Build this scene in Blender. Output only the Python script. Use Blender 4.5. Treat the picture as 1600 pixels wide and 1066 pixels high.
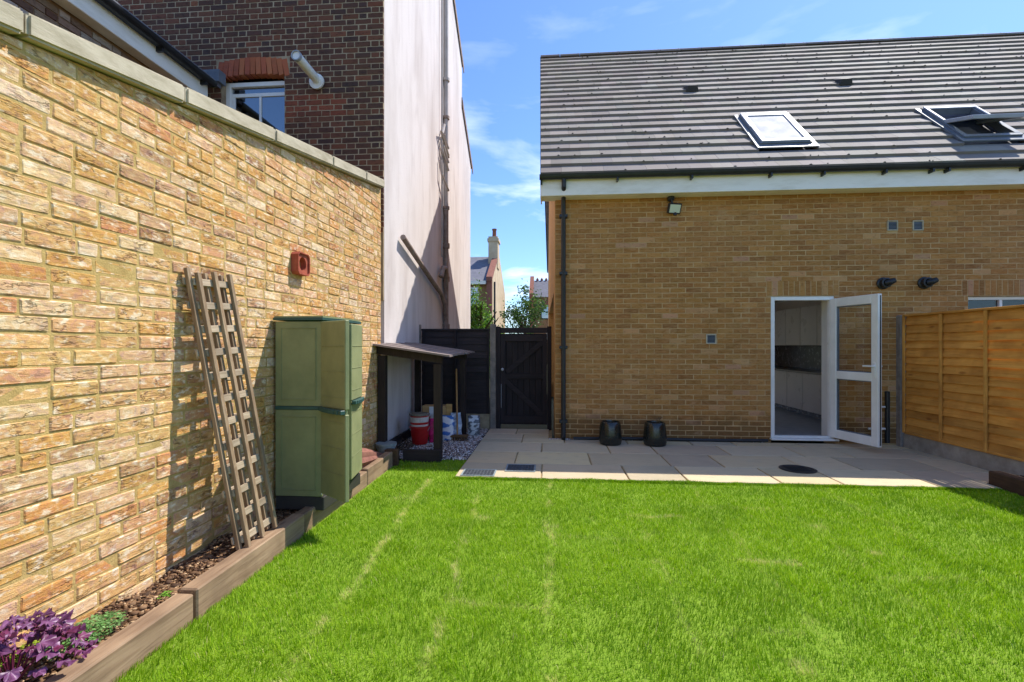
import bpy, bmesh, math, random
import numpy as np
from mathutils import Vector, Matrix, Quaternion

for o in list(bpy.data.objects): bpy.data.objects.remove(o)
SC = bpy.context.scene
COL = SC.collection
R = random.Random(7)
rad = math.radians

# ------------------------------------------------------------------ camera
YAW = rad(4.6); CAMH = 1.4; FPX = 750.0
cam = bpy.data.cameras.new('camera'); camo = bpy.data.objects.new('camera', cam); COL.objects.link(camo)
cam.sensor_fit = 'HORIZONTAL'; cam.sensor_width = 36; cam.lens = FPX/1600*36
camo.location = (0, 0, CAMH); camo.rotation_euler = (rad(90), 0, YAW)
cam.shift_y = 7/1600; cam.clip_start = 0.05; cam.clip_end = 900
SC.camera = camo
def proj(x, y, z):
    s, c = math.sin(YAW), math.cos(YAW)
    xc = x*c+y*s; zc = -x*s+y*c
    if zc < .05: return (-9e3, -9e3, zc)
    return (800+FPX*xc/zc, 540-FPX*(z-CAMH)/zc, zc)

# ------------------------------------------------------------------ light
SUN = Vector((1.38, 1.0, 2.5)).normalized()
ELEV = math.asin(SUN.z); AZ = math.atan2(SUN.x, SUN.y)
W = bpy.data.worlds.new('World'); SC.world = W; W.use_nodes = True
wn = W.node_tree.nodes; wl = W.node_tree.links; wn.clear()
sky = wn.new('ShaderNodeTexSky'); sky.sky_type = 'NISHITA'; sky.sun_disc = False
sky.sun_elevation = ELEV; sky.sun_rotation = AZ
sky.altitude = 0; sky.air_density = 1.0; sky.dust_density = 0.4; sky.ozone_density = 2.0
tc = wn.new('ShaderNodeTexCoord')
mp = wn.new('ShaderNodeMapping'); mp.inputs['Scale'].default_value = (1.6, 1.6, 5.5); mp.inputs['Location'].default_value = (.35, .1, .25)
wl.new(tc.outputs['Generated'], mp.inputs['Vector'])
cn = wn.new('ShaderNodeTexNoise'); cn.inputs['Scale'].default_value = 2.3; cn.inputs['Detail'].default_value = 7; cn.inputs['Roughness'].default_value = .55; cn.inputs['Distortion'].default_value = .3
wl.new(mp.outputs[0], cn.inputs['Vector'])
cr = wn.new('ShaderNodeValToRGB'); cr.color_ramp.elements[0].position = .51; cr.color_ramp.elements[0].color = (0, 0, 0, 1); cr.color_ramp.elements[1].position = .80; cr.color_ramp.elements[1].color = (1, 1, 1, 1)
wl.new(cn.outputs[0], cr.inputs[0])
tint = wn.new('ShaderNodeMix'); tint.data_type = 'RGBA'; tint.blend_type = 'MULTIPLY'; tint.inputs[0].default_value = 1
tint.inputs[7].default_value = (.62, .79, 1.06, 1)
wl.new(sky.outputs[0], tint.inputs[6])
cm = wn.new('ShaderNodeMix'); cm.data_type = 'RGBA'
cm.inputs[7].default_value = (9.5, 9.8, 10.2, 1)
sxyz = wn.new('ShaderNodeSeparateXYZ'); wl.new(tc.outputs['Generated'], sxyz.inputs[0])
lowm = wn.new('ShaderNodeMapRange'); lowm.inputs['From Min'].default_value = .16; lowm.inputs['From Max'].default_value = .50; lowm.inputs['To Min'].default_value = 1.0; lowm.inputs['To Max'].default_value = .16
wl.new(sxyz.outputs['Z'], lowm.inputs['Value']); cmul = wn.new('ShaderNodeMath'); cmul.operation = 'MULTIPLY'; wl.new(cr.outputs[0], cmul.inputs[0]); wl.new(lowm.outputs[0], cmul.inputs[1])
wl.new(cmul.outputs[0], cm.inputs[0]); wl.new(tint.outputs[2], cm.inputs[6])
bg = wn.new('ShaderNodeBackground'); bg.inputs[1].default_value = .135
wl.new(cm.outputs[2], bg.inputs[0])
wo = wn.new('ShaderNodeOutputWorld'); wl.new(bg.outputs[0], wo.inputs[0])
sl = bpy.data.lights.new('sun', 'SUN'); sl.energy = 3.7; sl.angle = rad(.53); sl.color = (1, .955, .88)
so = bpy.data.objects.new('sun', sl); COL.objects.link(so); so.rotation_euler = SUN.to_track_quat('Z', 'Y').to_euler(); so.location = (6, 8, 14)
vs = SC.view_settings; vs.view_transform = 'Standard'; vs.look = 'None'; vs.gamma = 1; vs.use_curve_mapping = False
vs.exposure = 0.80

# ------------------------------------------------------------------ materials
def lin(r, g, b):
    f = lambda c: (c/255/12.92) if c/255 <= .04045 else ((c/255+.055)/1.055)**2.4
    return (f(r), f(g), f(b), 1)
class NT:
    def __init__(s, name):
        s.m = bpy.data.materials.new(name); s.m.use_nodes = True
        s.n = s.m.node_tree.nodes; s.l = s.m.node_tree.links
        s.b = s.n['Principled BSDF']
        s.pos = s.n.new('ShaderNodeNewGeometry').outputs['Position']
    def set(s, sock, v):
        if isinstance(v, bpy.types.NodeSocket): s.l.new(v, sock)
        else: sock.default_value = v
    def map(s, scale, vec=None, rot=(0, 0, 0), loc=(0, 0, 0)):
        n = s.n.new('ShaderNodeMapping'); n.inputs['Scale'].default_value = scale; n.inputs['Rotation'].default_value = rot
        s.set(n.inputs['Location'], loc); s.l.new(vec or s.pos, n.inputs['Vector']); return n.outputs[0]
    def noise(s, scale, detail=4, rough=.6, vec=None, dist=0, col=False):
        n = s.n.new('ShaderNodeTexNoise'); n.inputs['Scale'].default_value = scale; n.inputs['Detail'].default_value = detail
        n.inputs['Roughness'].default_value = rough; n.inputs['Distortion'].default_value = dist
        s.l.new(vec or s.pos, n.inputs['Vector']); return n.outputs[1 if col else 0]
    def voro(s, scale, vec=None, feat='F1', out=0):
        n = s.n.new('ShaderNodeTexVoronoi'); n.inputs['Scale'].default_value = scale; n.feature = feat
        s.l.new(vec or s.pos, n.inputs['Vector']); return n.outputs[out]
    def ramp(s, fac, pts):
        n = s.n.new('ShaderNodeValToRGB'); e = n.color_ramp.elements
        while len(e) < len(pts): e.new(.5)
        for k, (p, c) in enumerate(pts):
            e[k].position = p; e[k].color = c if not isinstance(c, (int, float)) else (c, c, c, 1)
        s.set(n.inputs[0], fac); return n.outputs[0]
    def mix(s, fac, a, b, mode='MIX'):
        n = s.n.new('ShaderNodeMix'); n.data_type = 'RGBA'; n.blend_type = mode
        s.set(n.inputs[0], fac); s.set(n.inputs[6], a); s.set(n.inputs[7], b); return n.outputs[2]
    def math(s, op, a, b=0.0, clamp=False):
        n = s.n.new('ShaderNodeMath'); n.operation = op; n.use_clamp = clamp
        s.set(n.inputs[0], a); s.set(n.inputs[1], b); return n.outputs[0]
    def bump(s, h, strength=.4, dist=.01, prev=None):
        n = s.n.new('ShaderNodeBump'); n.inputs['Strength'].default_value = strength; n.inputs['Distance'].default_value = dist
        s.set(n.inputs['Height'], h)
        if prev: s.l.new(prev, n.inputs['Normal'])
        return n.outputs[0]
    def attr(s, name):
        n = s.n.new('ShaderNodeAttribute'); n.attribute_name = name; return n.outputs[0]
    def pcol(s):      # colour of a single piece: the object's own colour plus the joined mesh's vertex colour
        o = s.n.new('ShaderNodeObjectInfo')
        return s.mix(1.0, o.outputs['Color'], s.attr('bcol'), 'ADD')
    def rnd(s): return s.n.new('ShaderNodeObjectInfo').outputs['Random']
    def done(s, col, rough=.7, normal=None, spec=.3, metal=0.0):
        s.set(s.b.inputs['Base Color'], col); s.set(s.b.inputs['Roughness'], rough)
        s.set(s.b.inputs['Specular IOR Level'], spec); s.b.inputs['Metallic'].default_value = metal
        if normal: s.l.new(normal, s.b.inputs['Normal'])
        return s.m
MATS = {}
def plain(name, c, rough=.6, c2=None, scale=8, stretch=(1, 1, 1), bump=.15, bscale=60, spec=.3, metal=0.0, rvar=.0, lo=.3, hi=.7):
    t = NT(name); v = t.map(stretch)
    c2 = c2 or tuple(x*.8 for x in c[:3])+(1,)
    f = t.ramp(t.noise(scale, 5, .65, v), [(lo, 0.0), (hi, 1.0)])
    col = t.mix(f, c, c2)
    if rvar:
        k = t.math('ADD', t.math('MULTIPLY', t.rnd(), rvar), 1-rvar/2)
        g = t.n.new('ShaderNodeCombineColor'); [t.l.new(k, g.inputs[i]) for i in range(3)]
        col = t.mix(1.0, col, g.outputs[0], 'MULTIPLY')
    nrm = t.bump(t.noise(bscale, 4, .6, v), bump, .005) if bump else None
    rr = t.math('ADD', t.math('MULTIPLY', t.noise(scale*2.3, 3), .25), rough-.12)
    MATS[name] = t.done(col, rr, nrm, spec, metal); return MATS[name]

def wood(name, c, c2, dark, along='y', scale=1.0, rvar=.25, rough=.75, knots=True, bump=.35):
    t = NT(name)
    st = {'x': (1.5, 30, 30), 'y': (30, 1.5, 30), 'z': (30, 30, 1.5)}[along]
    off = t.n.new('ShaderNodeVectorMath'); off.operation = 'ADD'
    rv = t.n.new('ShaderNodeCombineXYZ'); r_ = t.math('MULTIPLY', t.rnd(), 37.0)
    [t.l.new(r_, rv.inputs[i]) for i in range(3)]
    t.l.new(t.pos, off.inputs[0]); t.l.new(rv.outputs[0], off.inputs[1])
    v = t.map(tuple(x*scale for x in st), off.outputs[0])
    g = t.noise(1.0, 6, .62, v, 1.2)
    col = t.mix(t.ramp(g, [(.3, 0.0), (.68, 1.0)]), c, c2)
    lf = t.noise(2.2, 3, .6, off.outputs[0]); col = t.mix(t.ramp(lf, [(.45, 0.0), (.75, .65)]), col, dark)
    fine = t.noise(3.2, 4, .7, v); col = t.mix(t.ramp(fine, [(.55, 0.0), (.75, .55)]), col, dark)
    if knots:
        kv = t.map({'x': (3, 9, 9), 'y': (9, 3, 9), 'z': (9, 9, 3)}[along], off.outputs[0])
        k = t.voro(.8, kv); col = t.mix(t.ramp(k, [(.07, .75), (.16, 0.0)]), col, dark)
    k2 = t.math('ADD', t.math('MULTIPLY', t.rnd(), rvar), 1-rvar/2)
    gg = t.n.new('ShaderNodeCombineColor'); [t.l.new(k2, gg.inputs[i]) for i in range(3)]
    col = t.mix(1.0, col, gg.outputs[0], 'MULTIPLY')
    MATS[name] = t.done(col, rough, t.bump(t.math('ADD', g, t.math('MULTIPLY', fine, .5)), bump, .004), .25); return MATS[name]

def stock_brick():
    t = NT('stock_brick'); base = t.pcol()
    oc = t.n.new('ShaderNodeVectorMath'); oc.operation = 'ADD'          # every piece gets its own stretch of the pattern
    sc = t.n.new('ShaderNodeVectorMath'); sc.operation = 'SCALE'; sc.inputs['Scale'].default_value = 23.0; t.l.new(base, sc.inputs[0])
    t.l.new(t.pos, oc.inputs[0]); t.l.new(sc.outputs[0], oc.inputs[1]); v0 = oc.outputs[0]
    v = t.map((1, 7, 30), v0)
    n1 = t.noise(21, 4, .62, t.map((1, 1, 1.3), v0), .8)
    mot = t.ramp(n1, [(.30, lin(150, 112, 92)), (.40, lin(206, 148, 116)), (.47, lin(214, 158, 82)), (.54, lin(224, 178, 104)), (.62, lin(236, 208, 166)), (.72, lin(246, 232, 214))])
    col = t.mix(.5, base, mot)
    p2 = t.noise(21, 4, .65, t.map((1, .7, 1.6), v0, loc=(5, 3, 1)))
    col = t.mix(t.ramp(p2, [(.54, 0.0), (.66, .8)]), col, lin(248, 238, 222))
    p3 = t.noise(11, 3, .6, t.map((1, 1, 1.5), v0, loc=(1, 9, 4)))
    col = t.mix(t.ramp(p3, [(.66, 0.0), (.76, .7)]), col, lin(112, 96, 96))
    sm = t.noise(30, 4, .6, t.map((1, 1, 1), loc=(8, 1, 2)))
    col = t.mix(t.ramp(sm, [(.60, 0.0), (.72, .5)]), col, lin(204, 168, 102))
    crease = t.noise(1.0, 5, .6, v, .45)
    cw = t.math('ABSOLUTE', t.math('SUBTRACT', crease, .5))
    cl = t.ramp(cw, [(.0, 1.0), (.028, 0.0)])
    msk = t.ramp(t.noise(7, 2, .5, t.map((1, 1, 1), v0, loc=(2, 2, 8))), [(.49, 0.0), (.60, 1.0)])
    cl2 = t.math('MULTIPLY', cl, msk)
    col = t.mix(t.math('MULTIPLY', cl2, .6), col, lin(92, 64, 46))
    col = t.mix(1.0, col, (.93, .85, .735, 1), 'MULTIPLY')
    fine = t.noise(220, 3, .6)
    col = t.mix(.35, col, t.mix(fine, lin(60, 50, 40), lin(255, 250, 240)), 'SOFT_LIGHT')
    h = t.math('SUBTRACT', t.math('ADD', t.math('MULTIPLY', t.noise(1.4, 4, .6, v), .8), t.math('MULTIPLY', fine, .25)), t.math('MULTIPLY', cl2, .8))
    return t.done(col, .88, t.bump(h, .75, .012), .2)
def fine_brick(name, spot, amount=.35, bump=.4, stretch=(6, 6, 22), dark=None, splash=False):
    t = NT(name); base = t.pcol()
    n1 = t.noise(1.6, 5, .68, t.map(stretch))
    col = t.mix(t.ramp(n1, [(.35, 0.0), (.75, amount)]), base, spot)
    big = t.noise(.7, 3, .55); col = t.mix(t.ramp(big, [(.4, 0.0), (.7, .22)]), col, spot)
    if dark: col = t.mix(t.ramp(t.noise(9, 4, .6, t.map((2, 2, 5), loc=(3, 1, 7))), [(.55, 0.0), (.72, .6)]), col, dark)
    if splash:      # rain splash and lime bloom on the lowest courses and in patches
        sp = t.n.new('ShaderNodeSeparateXYZ'); t.l.new(t.pos, sp.inputs[0])
        zz = t.math('ADD', sp.outputs['Z'], t.math('MULTIPLY', t.noise(5, 4, .6), -.5))
        col = t.mix(t.ramp(zz, [(0.0, .65), (.16, 0.0)]), col, lin(104, 76, 46))
        bl = t.noise(2.3, 5, .7, t.map((1, 1, 1.8), loc=(6, 2, 3))); col = t.mix(t.ramp(bl, [(.60, 0.0), (.78, .5)]), col, lin(214, 180, 140))
    fine = t.noise(160, 3, .6); col = t.mix(.3, col, t.mix(fine, lin(60, 60, 60), lin(220, 220, 220)), 'SOFT_LIGHT')
    return t.done(col, .86, t.bump(t.math('ADD', n1, t.math('MULTIPLY', fine, .5)), bump, .006), .2)
M = MATS
M['stock_brick'] = stock_brick()
M['house_brick'] = fine_brick('house_brick', lin(204, 156, 104), .55, .45, (7, 7, 30), lin(120, 82, 44), True)
M['dark_brick'] = fine_brick('dark_brick', lin(112, 70, 52), .5, .5, (8, 8, 16), lin(44, 34, 34))
M['red_brick'] = fine_brick('red_brick', lin(205, 110, 70), .45, .3)
plain('stock_mortar', lin(204, 174, 112), .95, lin(168, 138, 84), 16, bump=.8, bscale=110, spec=.1)
plain('house_mortar', lin(206, 172, 124), .95, lin(170, 132, 86), 5, bump=.3, bscale=120, spec=.1)
plain('dark_mortar', lin(186, 164, 134), .95, lin(140, 118, 92), 6, bump=.4, bscale=90, spec=.1)
plain('coping', lin(200, 188, 164), .9, lin(150, 138, 112), 7, (1, .6, 2), .4, 80, .15, lo=.35, hi=.8)
def render_wall():
    t = NT('painted_render')
    c = lin(222, 212, 206)
    st = t.noise(1.0, 5, .6, t.map((1.4, 1.5, .4))); col = t.mix(t.ramp(st, [(.46, 0.0), (.74, .5)]), c, lin(172, 156, 146))
    bl = t.noise(1.4, 5, .65, t.map((1, 1, 1), rot=(.5, 0, 0))); col = t.mix(t.ramp(bl, [(.5, 0.0), (.72, .35)]), col, lin(222, 214, 208))
    dg = t.noise(1.0, 3, .5, t.map((1, 3.2, .7), rot=(.5, 0, 0)), 1.0); col = t.mix(t.ramp(dg, [(.5, 0.0), (.72, .4)]), col, lin(184, 170, 162))
    sp = t.noise(26, 3, .7); col = t.mix(t.ramp(sp, [(.66, 0.0), (.74, .4)]), col, lin(150, 136, 124))
    f = t.noise(70, 4, .65)
    return t.done(col, .92, t.bump(t.math('ADD', f, t.math('MULTIPLY', t.noise(9, 3), 1.2)), .45, .006), .15)
M['painted_render'] = render_wall()
plain('upvc', lin(244, 240, 234), .32, lin(228, 224, 216), 3, bump=.02, spec=.45)
plain('fascia_white', lin(248, 240, 226), .4, lin(220, 210, 188), 2.5, (1, 1, 4), .05, spec=.4, lo=.45, hi=.85)
plain('black_plastic', lin(30, 31, 34), .4, lin(46, 46, 48), 6, bump=.05, spec=.45)
plain('grey_pipe', lin(188, 180, 176), .55, lin(160, 148, 140), 8, (1, 1, .4), .1)
plain('rust_pipe', lin(166, 146, 134), .75, lin(124, 104, 92), 9, bump=.3)
plain('lead', lin(122, 126, 134), .6, lin(92, 96, 104), 6, bump=.2)
plain('alu_grey', lin(112, 118, 126), .42, lin(92, 98, 106), 5, bump=.03, spec=.5)
plain('alu_light', lin(168, 172, 180), .42, lin(150, 154, 162), 5, bump=.03, spec=.5)
plain('terracotta', lin(178, 94, 70), .85, lin(142, 66, 48), 14, bump=.3)
plain('hole_shade_black', lin(18, 16, 16), .95, bump=0)  # flat black stands in for shade inside holes and unlit rooms
plain('concrete', lin(176, 166, 152), .92, lin(138, 128, 116), 7, bump=.45, bscale=140, spec=.15)
plain('concrete_post', lin(150, 140, 130), .92, lin(112, 104, 98), 9, bump=.5, bscale=140, spec=.15)
plain('joint_sand', lin(188, 164, 122), .95, lin(150, 128, 92), 20, bump=.6, bscale=160, spec=.1)
plain('gravelboard', lin(178, 160, 130), .92, lin(140, 124, 100), 12, bump=.6, bscale=110, spec=.15)
wood('sleeper_wood', lin(178, 150, 120), lin(140, 112, 86), lin(84, 66, 52), 'y', .8)
wood('sleeper_dark', lin(104, 78, 58), lin(78, 58, 44), lin(44, 34, 28), 'y', .8)
wood('trellis_wood', lin(170, 146, 116), lin(132, 106, 80), lin(84, 66, 50), 'z', 1.4, .2, knots=False)
wood('trellis_rung', lin(192, 174, 148), lin(152, 132, 106), lin(100, 84, 68), 'y', 1.4, .25, knots=False)
wood('orange_board', lin(226, 164, 82), lin(206, 138, 58), lin(150, 90, 36), 'y', .55, .42)
wood('orange_batten', lin(226, 170, 88), lin(206, 142, 64), lin(152, 94, 40), 'z', .7, .12)
wood('black_timber', lin(56, 48, 50), lin(42, 36, 38), lin(28, 24, 25), 'x', .7, .4, .7, False)
wood('black_timber_v', lin(50, 43, 45), lin(38, 32, 34), lin(25, 21, 22), 'z', .7, .35, .7, False)
wood('shed_post', lin(62, 52, 48), lin(46, 38, 36), lin(30, 24, 24), 'z', .7, .2, .75)
wood('shed_roof', lin(150, 136, 130), lin(112, 100, 96), lin(70, 60, 58), 'x', .6, .25, .85)
wood('broom_wood', lin(190, 150, 98), lin(160, 120, 72), lin(110, 80, 50), 'z', 1, .1)
wood('cut_wood', lin(216, 180, 120), lin(196, 154, 96), lin(150, 110, 66), 'x', .6, .1)
plain('green_plastic', lin(146, 149, 104), .55, lin(126, 131, 90), 5, bump=.2, bscale=220, spec=.35)
plain('green_trim', lin(58, 92, 84), .45, lin(48, 76, 70), 4, bump=.12, bscale=160, spec=.4)
plain('grey_plastic', lin(60, 58, 54), .6, bump=.1)
plain('glazed_black', lin(26, 28, 27), .22, lin(40, 42, 36), 7, bump=.06, bscale=30, spec=.6)
plain('galvanised', lin(150, 162, 164), .5, lin(120, 130, 132), 14, bump=.08)
plain('red_tub', lin(196, 34, 34), .4, lin(160, 26, 26), 7, bump=.05, spec=.45)
plain('white_tub', lin(222, 216, 208), .45, lin(170, 160, 150), 12, bump=.08, spec=.4, lo=.45, hi=.75)
plain('tub_dirt', lin(150, 138, 122), .8, lin(96, 88, 76), 16, bump=.3)
plain('parasol_cloth', lin(152, 104, 88), .85, lin(116, 74, 64), 12, bump=.25, bscale=200)
plain('cardboard', lin(206, 168, 118), .85, lin(182, 142, 94), 7, bump=.15)
plain('bristle', lin(120, 92, 62), .9, lin(84, 62, 42), 40, bump=.6)
plain('drain_cover', lin(96, 100, 106), .6, lin(64, 68, 74), 30, bump=.5, bscale=120, metal=.3)
plain('dark_tarmac', lin(60, 56, 54), .95, lin(44, 40, 38), 20, bump=.4)
plain('cabinet_beige', lin(206, 196, 184), .3, lin(196, 186, 174), 2, bump=0, spec=.4)
plain('cabinet_lower', lin(196, 184, 174), .3, lin(186, 174, 164), 2, bump=0, spec=.4)
plain('worktop', lin(120, 108, 98), .3, lin(92, 82, 74), 30, bump=0, spec=.5)
plain('dark_tile', lin(74, 68, 66), .25, lin(96, 88, 84), 6, bump=0, spec=.5)
plain('floor_tile', lin(150, 150, 150), .35, lin(128, 128, 130), 5, bump=.02, spec=.4)
plain('plaster', lin(236, 230, 220), .8, lin(226, 220, 210), 2, bump=0)
plain('soil_base', lin(110, 82, 58), .97, lin(70, 50, 36), 24, bump=.9, bscale=60, spec=.1)
plain('stem', lin(110, 40, 70), .6, bump=0)
plain('bark', lin(104, 84, 66), .9, lin(70, 56, 44), 12, (1, 1, .3), .5, 30)
plain('slate', lin(128, 126, 132), .75, lin(100, 98, 106), 3, (1, 1, 4), .4, 20)
plain('far_brick', lin(176, 138, 98), .9, lin(132, 96, 66), 5, bump=.3, bscale=14)
plain('far_render', lin(214, 192, 158), .9, lin(190, 164, 130), 1.2, bump=.2)
plain('far_red', lin(158, 104, 86), .9, lin(132, 84, 70), 6, bump=.2)
plain('moss', lin(54, 50, 40), .95, lin(34, 32, 26), 30, bump=.6)
plain('label_white', lin(238, 238, 240), .5, bump=0)
def glass(name, tintc=(.9, .95, .97, 1), alpha=.25):
    t = NT(name)
    tr = t.n.new('ShaderNodeBsdfTransparent'); tr.inputs[0].default_value = tintc
    gl = t.n.new('ShaderNodeBsdfGlossy'); gl.inputs['Roughness'].default_value = .03
    fr = t.n.new('ShaderNodeLayerWeight'); fr.inputs[0].default_value = .5
    f = t.math('ADD', t.math('MULTIPLY', t.math('POWER', fr.outputs['Facing'], 4.0), .7), alpha, True)
    mx = t.n.new('ShaderNodeMixShader'); t.l.new(f, mx.inputs[0]); t.l.new(tr.outputs[0], mx.inputs[1]); t.l.new(gl.outputs[0], mx.inputs[2])
    t.l.new(mx.outputs[0], t.n['Material Output'].inputs[0]); M[name] = t.m
glass('glass', (.95, .97, .97, 1), .02); glass('window_glass', (.3, .33, .36, 1), .35); glass('dim_glass', (.55, .58, .6, 1), .07)
plain('pale_glass', lin(168, 169, 174), .62, lin(158, 160, 166), 2, bump=0, spec=.15)  # opaque pale grey pane
def lamp_glass():
    t = NT('lamp_lens'); return t.done(lin(214, 220, 190), .25, None, .5)
M['lamp_lens'] = lamp_glass()
def tile_mat():
    t = NT('roof_tile'); base = t.pcol()
    n1 = t.noise(3.0, 5, .65); col = t.mix(t.ramp(n1, [(.4, 0.0), (.75, .5)]), base, lin(126, 115, 104))
    n2 = t.noise(46, 3, .7); col = t.mix(t.ramp(n2, [(.66, 0.0), (.74, .6)]), col, lin(58, 52, 48))
    n3 = t.noise(20, 3, .7, t.map((1, 1, 1), loc=(4, 4, 4))); col = t.mix(t.ramp(n3, [(.70, 0.0), (.76, .5)]), col, lin(214, 206, 196))
    return t.done(col, .8, t.bump(t.noise(120, 4, .6), .3, .004), .25)
M['roof_tile'] = tile_mat()
def slab_mat():
    t = NT('sandstone'); base = t.pcol()
    n1 = t.noise(2.6, 5, .62); col = t.mix(t.ramp(n1, [(.38, 0.0), (.72, .5)]), base, lin(204, 186, 154))
    n2 = t.noise(5.5, 5, .7, t.map((1, 2.4, 1))); col = t.mix(t.ramp(n2, [(.52, 0.0), (.75, .4)]), col, lin(154, 138, 118))
    return t.done(col, .86, t.bump(t.math('ADD', t.noise(10, 4, .6), t.math('MULTIPLY', t.noise(90, 3), .3)), .5, .012), .2)
M['sandstone'] = slab_mat()
def attr_mat(name, rough=.75, trans=0.0, spec=.25):
    t = NT(name); c = t.attr('bcol'); t.done(c, rough, None, spec)
    if trans:
        tr = t.n.new('ShaderNodeBsdfTranslucent'); t.l.new(c, tr.inputs[0])
        mx = t.n.new('ShaderNodeMixShader'); mx.inputs[0].default_value = trans
        t.l.new(t.b.outputs[0], mx.inputs[1]); t.l.new(tr.outputs[0], mx.inputs[2]); t.l.new(mx.outputs[0], t.n['Material Output'].inputs[0])
    M[name] = t.m
attr_mat('grass_blade', .55, .35, .3); attr_mat('stone', .85); attr_mat('leaf_green', .5, .3, .35)
def purple_leaf():
    t = NT('purple_leaf'); n = t.noise(26, 4, .6); r = t.rnd()
    col = t.mix(t.ramp(n, [(.35, 0.0), (.7, 1.0)]), lin(88, 40, 78), lin(150, 100, 142))
    col = t.mix(t.ramp(r, [(.6, 0.0), (.95, .6)]), col, lin(132, 44, 78))
    t.done(col, .4, t.bump(n, .3, .004), .4)
    tr = t.n.new('ShaderNodeBsdfTranslucent'); t.l.new(col, tr.inputs[0])
    mx = t.n.new('ShaderNodeMixShader'); mx.inputs[0].default_value = .25
    t.l.new(t.b.outputs[0], mx.inputs[1]); t.l.new(tr.outputs[0], mx.inputs[2]); t.l.new(mx.outputs[0], t.n['Material Output'].inputs[0])
    return t.m
M['purple_leaf'] = purple_leaf()
def print_bag(name, c, c2, scale=9):
    t = NT(name); n = t.ramp(t.noise(scale, 2, .5, t.map((1, 1, 1.6))), [(.47, 0.0), (.52, 1.0)])
    col = t.mix(n, c, c2); M[name] = t.done(col, .35, t.bump(t.noise(22, 3), .5, .01), .45)
print_bag('pink_bag', lin(206, 40, 112), lin(170, 24, 84)); print_bag('blue_bag', lin(70, 120, 190), lin(226, 226, 230), 7)
print_bag('white_bag', lin(196, 204, 214), lin(150, 162, 178), 11); print_bag('grey_bag', lin(202, 206, 208), lin(96, 98, 104), 13)
def lawn_soil():
    t = NT('lawn_soil'); n = t.noise(40, 4, .6)
    return t.done(t.mix(n, lin(92, 130, 24), lin(140, 160, 60)), .95, None, .1)
M['lawn_soil'] = lawn_soil()
plain('field', lin(96, 96, 70), .95, lin(80, 84, 56), .3)

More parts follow.
